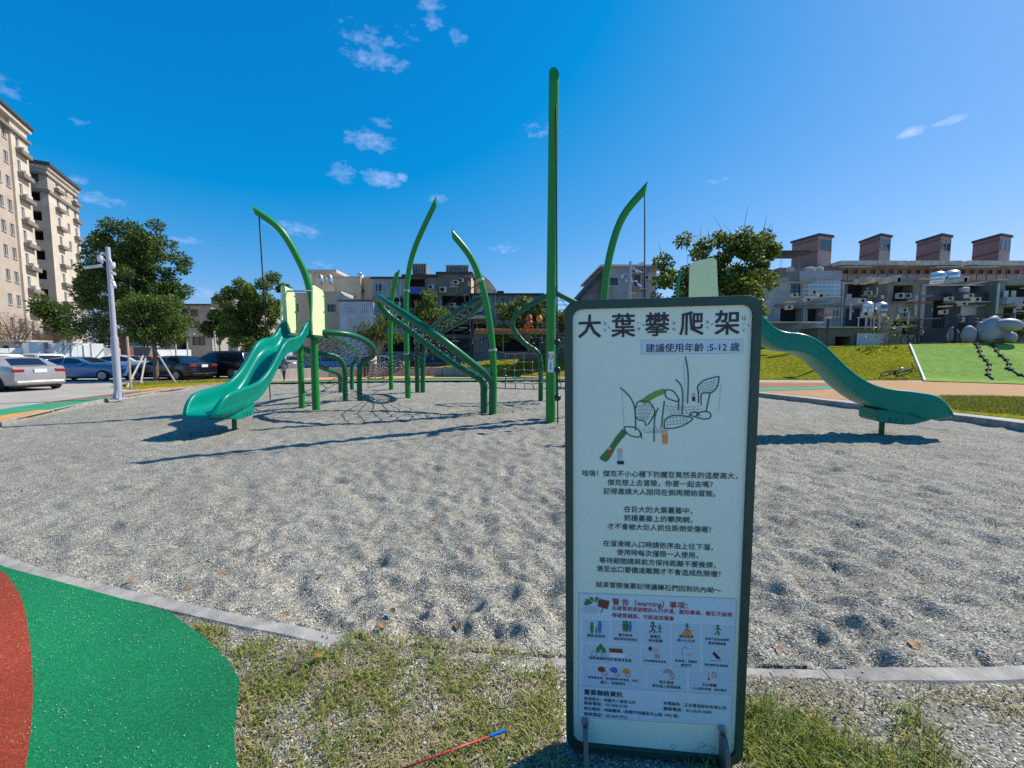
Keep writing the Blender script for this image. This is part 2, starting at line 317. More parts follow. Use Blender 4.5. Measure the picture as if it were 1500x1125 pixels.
def build_kerb():
    loop = resample([Vector((x, y, 0)) for x, y in PIT + PIT[:1]], 1 + int(70 / 1.0))
    kerb = structure(thing('kerb', 'pale concrete kerb ringing the gravel pit', 'kerb', (-2, 11, 0))); del kerb['category']
    fine = [Vector((x, y, 0)) for x, y in PIT + PIT[:1]]; fine = resample(fine, 701); step = 10
    for i in range(0, 700, step):
        seg = fine[i:i + step + 1]; m = MB(); sec = []
        for k, p in enumerate(seg):
            a = fine[(i + k - 1) % 700]; b = fine[(i + k + 1) % 700]; t = (b - a).normalized(); nrm = Vector((t.y, -t.x, 0))
            q = p - t * (.004 if k == len(seg) - 1 else 0)
            raise_ = .05 if (p.x > 4 or p.y > 12) else 0.0
            top = .022 - (.023 * min(1, (p.x + 1.15) / .3, (1.75 - p.x) / .3) if (p.y < 3 and -1.15 < p.x < 1.75) else 0) + raise_ * min(1, max((p.x - 4) / 4, (p.y - 12) / 4, 0)) + random.uniform(-.0015, .0015)
            sec += [q + nrm * .088 + Vector((0, 0, -.3)), q + nrm * .088 + Vector((0, 0, top - .012)), q + nrm * .078 + Vector((0, 0, top)), q + nrm * .003 + Vector((0, 0, top)), q - nrm * .008 + Vector((0, 0, top - .012)), q - nrm * .008 + Vector((0, 0, -.3))]
        n = 6; fs = [(k * n + j, k * n + j + 1, (k + 1) * n + j + 1, (k + 1) * n + j) for k in range(len(seg) - 1) for j in range(n - 1)] + [tuple(range(n))[::-1], tuple(range((len(seg) - 1) * n, len(seg) * n))]
        m.add(sec, fs); m.build('kerb_stone', M_KERB, kerb)
build_kerb()
def sheet(name, pts, z, m, par=None, thick=.03, px=True):
    P = [G(*p) if px else Vector((*p, 0)) for p in pts]; b = MB(); b.prism([(p.x, p.y) for p in P], z - thick, z)
    return structure(b.build(name, m, par))
def sheet3(name, pts, z, m): return sheet(name, pts, z, m, thick=.003)
# near soil verge, a slightly uneven sheet between kerb and camera
def verge_z(x, y, y1):
    fade = max(0, min(1, (x + 1.2) / .6, (2.0 - x) / .5)); pile = .010 * max(0, 1 - (y1 - y) / .35) * fade
    return .012 + .010 * noise.noise((x * 5, y * 5, 1)) + .006 * noise.noise((x * 14, y * 14, 2)) + pile
def build_verge():
    near = sorted([(x, y) for x, y in PIT if y < 5 and -5 < x < 6]); kx = [p[0] for p in near]; ky = [p[1] for p in near]
    xs = np.arange(-3.6, 5.2, .025); ny = 90; V = []
    for x in xs:
        y1 = np.interp(x, kx, ky) - .078
        for j in range(ny):
            y = -1.6 + (y1 + 1.6) * (j / (ny - 1)) ** .75
            V.append((x, y, verge_z(x, y, y1)))
    I = np.arange(len(xs) * ny).reshape(len(xs), ny); Fq = np.stack([I[:-1, :-1], I[1:, :-1], I[1:, 1:], I[:-1, 1:]], -1).reshape(-1, 4)
    structure(link('verge', npmesh('verge', V, Fq, M_SOIL, True)))
build_verge()
green = [(-40, 824), (0, 835), (120, 868), (250, 905), (300, 942), (330, 972), (352, 1005), (343, 1090), (352, 1160), (360, 1400)]
gp = [G(*p) for p in green]
def build_rubber():
    b = MB(); P = [(-6.2, 3.6)] + [(p.x, p.y) for p in gp] + [(-.9, -1.5), (-8, -1.5)]
    b.prism(P, .0, .034); structure(b.build('green_rubber_path', M_RGREEN))
    red = crom([(-3.75, 2.66, 0), G(0, 843), G(18, 860), G(34, 890), G(44, 945), G(49, 1010), G(47, 1070), G(40, 1130), G(20, 1250), G(-20, 1400)], 5)
    b = MB(); b.prism([(p.x, p.y) for p in red] + [(-1.2, -1.5), (-8, -1.5), (-8, 2.7)], .03, .038); structure(b.build('red_rubber_path', M_RRED))
build_rubber()
# far coloured bands round the pit
sheet3('orange_band', [(-60, 648), (0, 619), (40, 610), (80, 601), (60, 600), (0, 608.5), (-60, 622)], .006, M_RORANGE)
sheet3('green_band', [(-60, 625), (0, 609), (60, 600.5), (82, 600.5), (120, 592), (164, 584), (160, 580.5), (75, 589), (0, 600), (-60, 611)], .010, M_RGREEN2)
sheet3('red_band', [(60, 592), (160, 581), (166, 584), (225, 575), (290, 567), (330, 564), (330, 562), (280, 566), (220, 571), (165, 577.5), (66, 590)], .014, M_RRED2)
sheet3('yellow_band', [(205, 573.5), (290, 564.6), (340, 561), (400, 558.5), (400, 556), (330, 559), (280, 563), (205, 571)], .018, M_RORANGE)
sheet3('orange_path', [(380, 561), (420, 557.5), (560, 550), (660, 547.5), (800, 547), (1000, 549), (1112, 559), (1235, 560), (1300, 558), (1520, 563), (1700, 563), (1700, 572), (1520, 581), (1440, 578), (1372, 579), (1300, 592), (1112, 573.5), (1000, 562), (800, 557), (560, 558.5), (400, 561)], .008, M_RTAN)
sheet3('orange_stripe', [(400, 557.8), (480, 553.5), (560, 550.2), (660, 547.7), (800, 547.2), (800, 553.5), (660, 554), (560, 555.2), (480, 556.5), (400, 559.5)], .012, M_RORANGE)
sheet3('green_stripe', [(400, 560), (480, 557), (560, 555.6), (660, 554.4), (800, 554), (1000, 558), (1000, 561.8), (800, 556.9), (560, 558.3), (480, 559.6), (400, 561)], .016, M_RGREEN2)
sheet3('red_stripe', [(1000, 555), (1112, 561.5), (1180, 561.5), (1236, 561), (1250, 564.5), (1190, 567), (1112, 568), (1000, 559)], .012, M_RRED2)
sheet3('green_side_stripe', [(1000, 559), (1112, 568.4), (1190, 567.4), (1250, 564.9), (1258, 567), (1200, 571), (1112, 573), (1000, 561)], .020, M_RGREEN2)
def lawn_patch(name, pts, seed, h=.03):
    P = [G(*p) for p in pts]; c = sum(P, Vector()) / len(P); b = MB(); vs = []; k = len(P); rings = 5
    for r in range(rings + 1):
        for p in P: q = p.lerp(c, r / (rings + .2)); vs.append((q.x, q.y, (.012 if r == 0 else h + .03 * noise.noise((q.x, q.y, seed)))))
    fs = [(r * k + i, r * k + (i + 1) % k, (r + 1) * k + (i + 1) % k, (r + 1) * k + i) for r in range(rings) for i in range(k)] + [tuple(range(rings * k, rings * k + k))]
    b.add(vs, fs); return structure(b.build(name, M_LAWN, smooth=True))
lawn_patch('lawn_strip', [(160, 567), (190, 571), (250, 568), (300, 563.5), (340, 560), (392, 557), (380, 554), (320, 555), (240, 557), (195, 560)][::-1], 1)
lawn_patch('lawn_corner', [(1372, 580), (1440, 579), (1520, 582), (1640, 584), (1640, 628), (1520, 617), (1450, 609.5), (1394, 603.5)], 2)
# grassy mound with the artificial-turf climbing slope on its right
MX = [-9, -6, -2, 2, 8, 14, 18, 21, 24, 27, 31, 70]; MZ = [.1, .5, 1.0, 1.15, 1.1, 1.1, 1.22, 1.62, 2.0, 2.22, 2.3, 2.3]
def mound_front(x): return interp(x, [-12, -2, 3, 12, 20, 24.5, 31, 70], [28.3, 28.3, 27.6, 24.2, 23.2, 23.4, 21.6, 21.0])
def mound_z(x, y):
    z = interp(x, MX, MZ); d = y - mound_front(x); t = max(0, min(1, d / 5.5)); t = t * t * (3 - 2 * t) if x < 24 else t * (1 - .12 * (t - 1) ** 0 * 0)
    back = 9.0 if x < 18 else 30
    if d > back: t = max(0, 1 - (d - back) / 5)
    return z * t
def build_mound():
    xs = np.concatenate([np.arange(-12, 24.3, .6), np.arange(24.5, 70, 1.5)]); ds = np.concatenate([np.arange(0, 6.6, .4), np.arange(7, 45, 2)])
    V = []
    for x in xs:
        y0 = mound_front(x)
        for d in ds: V.append((x, y0 + d, mound_z(x, y0 + d) + .01 + .05 * noise.noise((x * .7, d * .7, 3)) * min(1, d)))
    I = np.arange(len(xs) * len(ds)).reshape(len(xs), len(ds)); Fq = np.stack([I[:-1, :-1], I[1:, :-1], I[1:, 1:], I[:-1, 1:]], -1).reshape(-1, 4)
    structure(link('grass_mound', npmesh('grass_mound', V, Fq, M_LAWN, True)))
build_mound()
# ------------------------------------------------------------------ the information sign in the foreground
SO = Vector((.51805, 1.36377, .02)); _y, _p, _r = -.11311, .02582, .01399; SW, SH = .6278, 1.6675
SU = Vector((math.cos(_y) * math.cos(_r), math.sin(_y) * math.cos(_r), math.sin(_r))); _n = Vector((math.sin(_y), -math.cos(_y), 0))
_v0 = _n.cross(SU); _v0 = -_v0 if _v0.z < 0 else _v0
SV = (math.cos(_p) * _v0 + math.sin(_p) * _n).normalized(); SN = SU.cross(SV).normalized(); SN = SN if SN.y < 0 else -SN
def S(px, py):
    d = ray(px, py); t = (SO - EYE).dot(SN) / d.dot(SN); q = EYE + d * t - SO; return q.dot(SU), q.dot(SV)
M_FRAME = mat('dark_green_frame', (.012, .060, .045), .42, var=.2, vs=6)
M_PANEL = mat('sign_panel', (.69, .85, .71), .38, var=.04, vs=2)
M_INK = mat('ink', (.018, .022, .024), .5); M_BLUEBOX = mat('pale_blue_print', (.52, .72, .80), .4); M_BOX2 = mat('blue_print', (.44, .63, .74), .4)
M_REDINK = mat('red_ink', (.42, .035, .025), .5); M_GREY = mat('galvanised_steel', (.36, .37, .38), .38, metal=.7, var=.15, vs=20)
M_DOT = mat('dotted_line_ink', (.16, .26, .42), .5)
INK = {k: mat('ink_' + k, c, .5) for k, c in dict(green=(.03, .20, .06), teal=(.02, .16, .13), lime=(.16, .34, .05), blue=(.03, .17, .50), navy=(.01, .02, .09), red=(.55, .06, .03), orange=(.75, .30, .04), skin=(.75, .42, .28),
       brown=(.16, .06, .03), white=(.8, .8, .78), grey=(.30, .34, .36), pale=(.45, .55, .62), rope=(.20, .24, .36), darkteal=(.012, .07, .07)).items()}
sign = thing('information_sign', 'tall information board with dark green frame and Chinese text standing before the gravel', 'sign', SO)
sign.rotation_mode = 'QUATERNION'; sign.rotation_quaternion = Matrix((SU, -SN, SV)).transposed().to_quaternion()
def rrect(w0, w1, h0, h1, r, n=8):
    P = []
    for cx, cy, a0 in ((w1 - r, h1 - r, 0), (w0 + r, h1 - r, 90), (w0 + r, h0 + r, 180), (w1 - r, h0 + r, 270)):
        for k in range(n + 1): a = math.radians(a0 + 90 * k / n); P.append((cx + r * math.cos(a), cy + r * math.sin(a)))
    return P
def sprism(m, P, y0, y1):
    n = len(P); vs = [(u, y0, v) for u, v in P] + [(u, y1, v) for u, v in P]
    return m.add(vs, [tuple(range(n)), tuple(range(n, 2 * n))[::-1]] + [((i + 1) % n, i, i + n, (i + 1) % n + n) for i in range(n)])
def build_sign():
    out = rrect(-SW / 2, SW / 2, 0.0, SH, .048); inn = rrect(-SW / 2 + .027, SW / 2 - .027, .028, SH - .029, .034); n = len(out)
    m = MB(); vs = []; 
    for P, y in ((out, -.012), (out, .035), (inn, .035), (inn, -.012)): vs += [(u, y, v) for u, v in P]
    m.add(vs, [((a * n + i), (a * n + (i + 1) % n), ((a + 1) % 4 * n + (i + 1) % n), ((a + 1) % 4 * n + i)) for a in range(4) for i in range(n)])
    m.build('frame', M_FRAME, sign, local=True, bevel=.003)
    m = MB(); sprism(m, rrect(-SW / 2 + .0255, SW / 2 - .0255, .0265, SH - .0275, .034), 0, .03); m.build('panel', M_PANEL, sign, local=True)
build_sign()
def stroke(m, pts, w, y=-.0016):
    P = [Vector(p) for p in pts]
    for i, (a, b) in enumerate(zip(P, P[1:])):
        d = (b - a)
        if d.length < 1e-6: continue
        t = d.normalized() * w * .35; s = Vector((-d.y, d.x)).normalized() * w / 2; a2, b2 = a - t, b + t; yy = y - .00002 * (i % 3)
        m.add([(a2.x - s.x, yy, a2.y - s.y), (b2.x - s.x, yy, b2.y - s.y), (b2.x + s.x, yy, b2.y + s.y), (a2.x + s.x, yy, a2.y + s.y)], [(0, 1, 2, 3)])
def fill(m, P, y=-.0016): m.add([(u, y, v) for u, v in P], [tuple(range(len(P)))])
def ell(c, rx, ry, n=14): return [(c[0] + rx * math.cos(2 * PI * k / n), c[1] + ry * math.sin(2 * PI * k / n)) for k in range(n)]
def flat(name, fn, m, par=None):
    b = MB(); fn(b); return b.build(name, m, par or sign, local=True)
def glyphs(body, bold=0.0):
    cu = bpy.data.curves.new('lettering', 'FONT'); cu.body = body; cu.size = 1; cu.offset = bold; cu.resolution_u = 2
    o = bpy.data.objects.new('lettering', cu); COL.objects.link(o); bpy.context.view_layer.update()
    me = bpy.data.meshes.new_from_object(o.evaluated_get(bpy.context.evaluated_depsgraph_get())); bpy.data.objects.remove(o); bpy.data.curves.remove(cu); return me
def text(body, x0, x1, y, m=None, bold=0.0, h=None, depth=-.0022, name='lettering'):
    """set one line so that it spans photo columns x0..x1 and is centred on row y (h: height in rows)"""
    me = glyphs(body); a = np.zeros(len(me.vertices) * 3); me.vertices.foreach_get('co', a); a = a.reshape(-1, 3)
    lo, hi = a.min(0), a.max(0); u0, v0 = S(x0, y); u1, v1 = S(x1, y); vm = (v0 + v1) / 2; sx = (u1 - u0) / (hi[0] - lo[0]); sz = sx
    if h: sz = abs(S(x0, y - h / 2)[1] - S(x0, y + h / 2)[1]) / (hi[1] - lo[1])
    V = np.column_stack([u0 + (a[:, 0] - lo[0]) * sx, np.full(len(a), depth), vm + (a[:, 1] - (lo[1] + hi[1]) / 2) * sz])
    if bold:                                    # heavier print: the letter shapes laid over one another a hair apart
        fs = [tuple(p.vertices) for p in me.polygons]; k = len(V); VV = []; FF = []
        for q, (dx, dz) in enumerate(((-1, -1), (1, -1), (-1, 1), (1, 1))):
            VV.append(V + np.array([dx * bold * sx, -.00004 * q, dz * bold * sz])); FF += [tuple(i + q * k for i in f) for f in fs]
        bpy.data.meshes.remove(me); me = bpy.data.meshes.new('lettering'); me.from_pydata(np.concatenate(VV).tolist(), [], FF); me.update()
    else: me.vertices.foreach_set('co', V.ravel()); me.update()
    me.materials.append(m or M_INK)
    return link(name, me, sign, False)
for ch, x0, x1, y, h in (('大', 847.5, 880, 478, 33), ('葉', 896, 930, 476.5, 34), ('攀', 945.5, 980, 475, 34), ('爬', 996, 1030, 473.5, 34), ('架', 1047.5, 1083, 472.5, 35)):
    text(ch, x0, x1, y, M_INK, .013, h)
for s, x, ys, w in (('ㄉㄚ', 886, (474, 484), 5), ('ㄧㄝ', 935.5, (473, 482), 5.5), ('ㄆㄢ', 987, (473, 483), 5), ('ㄆㄚ', 1036, (471.5, 480.5), 5), ('ㄐㄧㄚ', 1089, (466, 474.5, 484), 5)):
    for c, y in zip(s, ys): text(c, x - w / 2, x + w / 2, y, M_INK)
for x, y, d in ((892, 480, -1), (942, 476, -1), (1043, 475, 1), (1096, 476.5, -1)):
    flat('tone_mark', lambda b: stroke(b, [S(x - 1.2, y - 1.2 * -d), S(x + 1.2, y + 1.2 * -d)], .002), M_INK)
def poly(*p): return [S(*q) for q in p]
def dotted(name, pts, step, w):
    b = MB(); P = [Vector((*S(*p), 0)) for p in pts]
    L_ = sum((q - p).length for p, q in zip(P, P[1:])); R = resample(P, int(L_ / step) * 2)
    for i in range(0, len(R) - 1, 2): stroke(b, [R[i].xy, R[i + 1].xy], w)
    return b.build(name, M_DOT, sign, local=True)
flat('age_box', lambda b: fill(b, poly((940, 499.5), (940, 518.5), (1087, 517), (1087, 497.5)), -.0008), M_BLUEBOX)
dotted('dotted_border', [(939, 498.5), (939, 519), (1088, 517.5), (1088, 497), (939, 498.5)], .006, .0011)
text('建議使用年齡 :5-12 歲', 946, 1083, 509, M_INK, .004)
for s, x0, x1, y in (('哇嗚！傑克不小心種下的魔豆竟然長的這麼高大，', 853, 1080, 695), ('傑克想上去冒險，你要一起去嗎？', 890, 1044, 708), ('記得邀請大人陪同在側再開始冒險。', 884, 1048, 721),
                     ('在巨大的大葉蔓藤中，', 914, 1014, 747), ('抓穩蔓藤上的攀爬網，', 914, 1014, 760), ('才不會被大巨人抓住跌倒受傷喔！', 890, 1041, 773),
                     ('在溜滑梯入口時請依序由上往下溜，', 883.5, 1044, 798.5), ('使用時每次僅限一人使用，', 903.5, 1022.5, 811), ('等待期間請與前方保持距離不要推擠，', 878, 1048, 824), ('滑至出口要儘速離開才不會造成危險喔！', 874, 1055, 836.5),
                     ('結束冒險後要記得讓礫石們回到坑內呦～', 873, 1056, 860)):
    text(s, x0, x1, y, M_INK, .006)
# the warning box
flat('warning_box', lambda b: fill(b, poly((848, 869), (847, 1049), (1070.5, 1062), (1078, 877)), -.0008), M_BLUEBOX)
dotted('dotted_border', [(847.5, 868), (846.5, 1050), (1071, 1063), (1079, 876.5), (847.5, 868)], .007, .0014)
dotted('dotted_rule', [(848, 1004), (1073, 1018)], .007, .0012)
text('警 告（warning）事項：', 897, 1007, 884.5, M_REDINK, .012)
text('在硬質表面遊戲如人行步道、圓形廣場、樹石子座椅', 896.5, 1072.5, 895, M_REDINK, .010); text('等硬質鋪面，可能造成傷害', 896.5, 987, 903.2, M_REDINK, .010)
CAP = [((855, 893, 908, 940), '需家長陪同', '', 873, 931), ((897, 939, 909, 942), '遵守秩序', '請排隊依序使用', 916, 930), ((941, 981, 911, 944), '慢慢走', '保持距離', 960, 932), ((985, 1025, 913, 946), '請勿推擠', '請小心行走', 1005, 932), ((1030, 1074, 915, 948), '使用不當造成損壞', '應照價賠償', 1050, 936),
       ((855, 937, 944, 972), '請將車輛停放於車道停放區', '', 894, 965), ((940, 981, 946, 976), '共同維護環境清潔', '', 959, 968), ((985, 1025, 948, 979), '飲食後、遊戲前', '請洗手', 1005, 968), ((1030, 1073, 950, 981), '請勿攀爬溜滑梯頂', '', 1049, 974),
       ((854, 945, 975, 1006), '請穿著合適、請勿攜帶尖銳物品、背包', '圍巾、危險物件', 898, 994), ((949, 1005, 979, 1011), '雨天濕滑', '請勿進入使用設施', 976, 999), ((1010, 1071, 982, 1014), '烈日曝曬', '小心器具燙傷、請勿使用', 1039, 1003)]
for (a, b_, c, d), t1, t2, cx, cy in CAP:
    flat('icon_box', lambda b: fill(b, poly((a, c), (a - .3, d), (b_ - .8, d + (b_ - a) * .05), (b_, c + (b_ - a) * .045)), -.0013), M_BOX2)
    w = (b_ - a) * .40; k = min(w, len(t1) * 2.6)
    text(t1, cx - k, cx + k, cy, M_INK, .008)
    if t2: k = min(w, len(t2) * 2.6); text(t2, cx - k, cx + k, cy + 6, M_INK, .008)
def figure(b, x, y, s, run=False):
    c = S(x, y - s * .82); r = s * .0024 * .12; fill(b, ell(c, r * 1.15, r * 1.15), -.0019)
    if run:
        for q in (((x + s * .06, y - s * .68), (x - s * .02, y - s * .35)), ((x - s * .02, y - s * .35), (x + s * .18, y - s * .2), (x + s * .1, y)), ((x - s * .02, y - s * .35), (x - s * .12, y - s * .12), (x - s * .3, y - s * .1)), ((x + s * .05, y - s * .62), (x + s * .26, y - s * .5)), ((x + s * .05, y - s * .62), (x - s * .2, y - s * .55))): stroke(b, [S(*p) for p in q], s * .0024 * .11, -.0019)
    else:
        fill(b, poly((x - s * .17, y - s * .68), (x - s * .14, y - s * .3), (x - s * .1, y), (x + s * .1, y), (x + s * .14, y - s * .3), (x + s * .17, y - s * .68)), -.0019)
for k, lst in dict(green=[(867, 927, 17, 0), (873.5, 927, 9, 0), (914, 924, 16, 0), (966, 927, 13, 1), (1051, 930, 16, 1)], blue=[(878.5, 927, 19, 0), (923, 925, 16, 0)], teal=[(918, 925, 17, 0), (956, 927, 18, 1), (1006, 925, 13, 1)]).items():
    for x, y, s, rn in lst: flat('pictogram', lambda b: figure(b, x, y, s, bool(rn)), INK[k])
flat('pictogram', lambda b: fill(b, poly((998, 930), (1000, 926), (1008, 924), (1012, 921), (1014, 931)), -.0018), INK['orange'])
flat('pictogram', lambda b: [fill(b, ell(S(x, y), .008, .012), -.0018 - .0001 * i) for i, (x, y) in enumerate(((876, 951), (880, 947), (884, 952)))], INK['green'])
flat('pictogram', lambda b: [stroke(b, [S(*p) for p in [(x + 4 * math.cos(a * .6), 957 + 4 * math.sin(a * .6)) for a in range(12)]], .0014) for x in (870, 884)], INK['navy'])
flat('pictogram', lambda b: (fill(b, poly((893, 954), (894, 962), (915, 963), (915, 956)), -.0018)), INK['white'])
flat('pictogram', lambda b: (fill(b, poly((892, 949), (893, 955), (913, 956.5), (911, 950)), -.0021)), INK['brown'])
flat('pictogram', lambda b: fill(b, poly((955, 948), (950, 952), (962, 957), (967, 952)), -.0018), INK['skin']); flat('pictogram', lambda b: fill(b, poly((951, 946), (949, 951), (954, 953), (955, 948)), -.0021), INK['navy'])
flat('pictogram', lambda b: fill(b, poly((958, 958), (958.5, 964), (966, 964.5), (966.5, 958.5)), -.0018), INK['grey'])
flat('pictogram', lambda b: stroke(b, [S(*p) for p in ((1000, 964), (999, 950), (1003, 947), (1007, 950))], .0016), INK['blue']); flat('pictogram', lambda b: fill(b, poly((1006, 960), (1011, 956), (1015, 957), (1010, 962)), -.0018), INK['skin'])
flat('pictogram', lambda b: (fill(b, poly((1043, 957), (1046, 954), (1052, 960), (1056, 965), (1050, 965)), -.0018), stroke(b, [S(1040, 967), S(1057, 968)], .0016)), INK['navy']); flat('pictogram', lambda b: stroke(b, [S(1050, 957), S(1056, 951)], .0014), INK['orange'])
for x, y, c in ((881, 980, 'brown'), (899, 981, 'blue'), (917, 983, 'orange'), (978, 984, 'grey'), (1039, 992, 'red')):
    if x == 978: flat('pictogram', lambda b: fill(b, poly((970, 985), (976, 979), (984, 981), (987, 987)), -.0018), INK['grey'])
    elif x == 1039: flat('pictogram', lambda b: (stroke(b, [S(1038, 985), S(1038, 993)], .002), fill(b, ell(S(1038, 994.5), .0045, .0045), -.0019)), INK['red'])
    else: flat('pictogram', lambda b: fill(b, ell(S(x, y), .014, .011), -.0018), INK[c])
for x, y in ((886, 986), (904, 987), (920, 988), (984, 991), (1046, 988)):
    flat('ban_mark', lambda b: (stroke(b, [S(x + 3.6 * math.cos(a * .5236), y + 3.6 * math.sin(a * .5236)) for a in range(13)], .0016, -.0024), stroke(b, [S(x - 2.4, y - 2.4), S(x + 2.4, y + 2.4)], .0014, -.0024)), INK['red'])
flat('plant_drawing', lambda b: [fill(b, [S(870 + r * math.cos(a), 883 + r * .6 * math.sin(a)) for r, a in ((2, t), (13, t - .25), (16, t), (12, t + .25))], -.0018 - .00005 * i) for i, t in enumerate((3.3, 3.8, 4.4, 5.1, 5.7, 2.9))], INK['green'])
flat('stone_drawing', lambda b: fill(b, ell(S(865, 893), .030, .013), -.0016), INK['pale'])
flat('board_drawing', lambda b: (fill(b, poly((878, 877), (875, 888), (890, 892), (893, 880)), -.0022), stroke(b, [S(884, 890), S(880, 897)], .003, -.0021)), INK['brown'])
text('重要聯絡資訊', 855.5, 912, 1015, M_INK, .012)
for s, x0, x1, y in (('管理單位：桃園市八德區公所', 855.5, 931, 1025.5), ('聯絡電話：03-368-3155', 855.5, 919, 1031.5), ('鄰近醫院：桃園醫院（桃園市桃園區中山路 1492 號）', 855.5, 994, 1042.5), ('聯絡電話：03-369-9721', 855.5, 919, 1047.5),
                     ('承攬廠商：正岳營造股份有限公司', 971.5, 1063.5, 1033), ('聯絡電話：02-2939-7699', 971.5, 1042, 1040)):
    text(s, x0, x1, y, M_INK, .008)
# the drawing of the climbing frame
def drawing():
    def lines(name, col, w, *ls):
        if name == 'net_drawing': stuff(flat(name, lambda b: [stroke(b, [p.xy for p in crom([(*S(*q), 0) for q in l], 5)], w) for l in ls], INK[col])); return
        for l in ls: flat(name, lambda b: stroke(b, [p.xy for p in crom([(*S(*q), 0) for q in l], 5)], w), INK[col])
    lines('pole_drawing', 'teal', .0045, [(1004, 523), (1008, 550), (1007, 590)], [(990, 556), (998, 566), (1000, 585), (999, 606)], [(909, 568), (923, 582), (930, 600), (931, 630)], [(964, 598), (959, 612), (958, 646)], [(973, 588), (971, 605), (969, 626)])
    lines('leaf_drawing', 'darkteal', .0038,
          [(933, 590), (940, 587), (952, 590), (959, 603), (954, 615), (949, 622)], [(933, 590), (930, 603), (934, 614), (944, 617), (946, 624)],
          [(974, 574), (976, 571), (986, 573), (994, 584), (993, 588), (984, 586), (976, 582), (974, 574)], [(994, 585), (994, 600)],
          [(973, 627), (974, 615), (985, 609), (1000, 609), (1014, 613), (1005, 621), (988, 627), (973, 627)],
          [(1023, 590), (1023, 575), (1022, 566), (1032, 557), (1050, 552), (1053, 554), (1050, 567), (1042, 575), (1028, 577), (1027, 592)], [(1040, 576), (1034, 603)],
          [(1010, 608), (1014, 604), (1021, 604), (1020, 609)], [(1022, 609), (1025, 604), (1035, 603), (1041, 607), (1038, 613), (1026, 613), (1011, 608)],
          [(914, 626), (920, 625), (932, 627), (938, 634), (936, 640), (926, 639), (918, 634), (914, 626)], [(939, 634), (940, 642)])
    lines('net_drawing', 'rope', .0009, *[[(934 + k * 3.2, 590 + abs(k - 4) * .8), (935 + k * 2.6, 602), (938 + k * 1.4, 615)] for k in range(8)], *[[(932, 596 + k * 5), (945, 594 + k * 5.6), (957, 597 + k * 4.6)] for k in range(4)],
          *[[(976 + k * 5, 610 + (k < 1) * 4), (978 + k * 4.6, 625 - k)] for k in range(7)], *[[(975, 614 + k * 4), (992, 611 + k * 5), (1008, 613 + k * 3)] for k in range(3)],
          *[[(1025 + k * 4.4, 563 - k * 1.6), (1026 + k * 3.2, 576 - k * .5)] for k in range(6)], *[[(1023, 563 + k * 4), (1038, 560 + k * 4), (1050, 556 + k * 4)] for k in range(4)],
          *[[(936 + k * 6, 624 + (k % 2) * 2), (946 + k * 5, 634), (960 + k * 4, 628)] for k in range(6)], *[[(975 + k * 7, 590 + k), (980 + k * 6, 600), (985 + k * 6, 608 + (k % 2) * 3)] for k in range(8)], *[[(974, 594 + k * 4), (995, 597 + k * 4), (1030, 594 + k * 5)] for k in range(4)],
          [(911, 575), (913, 600), (914, 626)], [(1001, 530), (1003, 560), (1003, 588)], [(1056, 562), (1054, 585), (1052, 603)])
    flat('slide_drawing', lambda b: fill(b, poly((912, 628), (902, 640), (893, 654), (880, 668), (878, 672), (887, 677), (893, 672), (902, 655), (911, 643), (919, 634))), INK['green'])
    flat('slide_drawing', lambda b: fill(b, poly((973, 569), (960, 573), (950, 578), (942, 584), (936, 588), (945, 592), (954, 586), (964, 580), (975, 576))), INK['lime'])
    for x, y, c, s in ((908, 660, 'pale', 1), (974, 633, 'orange', 1.2), (893, 657, 'red', .7), (1016, 578, 'navy', .7)):
        flat('child_drawing', lambda b: fill(b, ell(S(x, y), .0075 * s, .008 * s), -.0020), INK['skin']); flat('child_drawing', lambda b: fill(b, poly((x - 3.4 * s, y + 3), (x - 3 * s, y + 14 * s), (x + 3 * s, y + 14 * s), (x + 3.4 * s, y + 3)), -.0019), INK[c])
    flat('child_drawing', lambda b: fill(b, poly((904, 675), (904, 680), (914, 680), (914, 675)), -.0024), INK['navy'])
    lines('hill_drawing', 'grey', .0013, [(968, 1104), (985, 1099), (1003, 1106)], [(982, 1094), (985, 1090), (989, 1094), (985, 1098), (982, 1094)], [(968, 1100), (978, 1098), (990, 1103), (998, 1101)], [(1003, 1106), (1012, 1102), (1024, 1094), (1040, 1092), (1052, 1098)], [(1022, 1094), (1026, 1087), (1032, 1090), (1029, 1096)], [(1040, 1092), (1046, 1100), (1038, 1108)])
drawing()
flat('bolt_drawing', lambda b: fill(b, ell(S(958.5, 1107.5), .012, .011), -.0026), INK['darkteal'])
# steel brackets that hold the board, bolted through its foot
M_BRACKET = mat('dull_steel', (.16, .17, .17), .5, metal=.5, var=.2, vs=20)
def bracket(x0, y0, x1):
    u0, v0 = S(x0, y0); m = MB(); w = .017
    pr = [(-.006, -.10), (-.006, v0 + .02), (-.03, v0 + .028), (-.055, v0 + .005), (-.085, .01), (-.09, -.10)]
    vs = [(u0 - w / 2, y, z) for y, z in pr] + [(u0 + w / 2, y, z) for y, z in pr]; k = len(pr)
    m.add(vs, [tuple(range(k)), tuple(range(k, 2 * k))[::-1]] + [((i + 1) % k, i, i + k, (i + 1) % k + k) for i in range(k)])
    m.build('bracket', M_BRACKET, sign, local=True, bevel=.002)
    m = MB(); m.cyl((u0, -.016, v0 + .034), (u0, -.002, v0 + .034), .013, 12); m.build('bolt', M_GREY, sign, local=True)
bracket(857, 1066, 0); bracket(1056, 1078, 0)
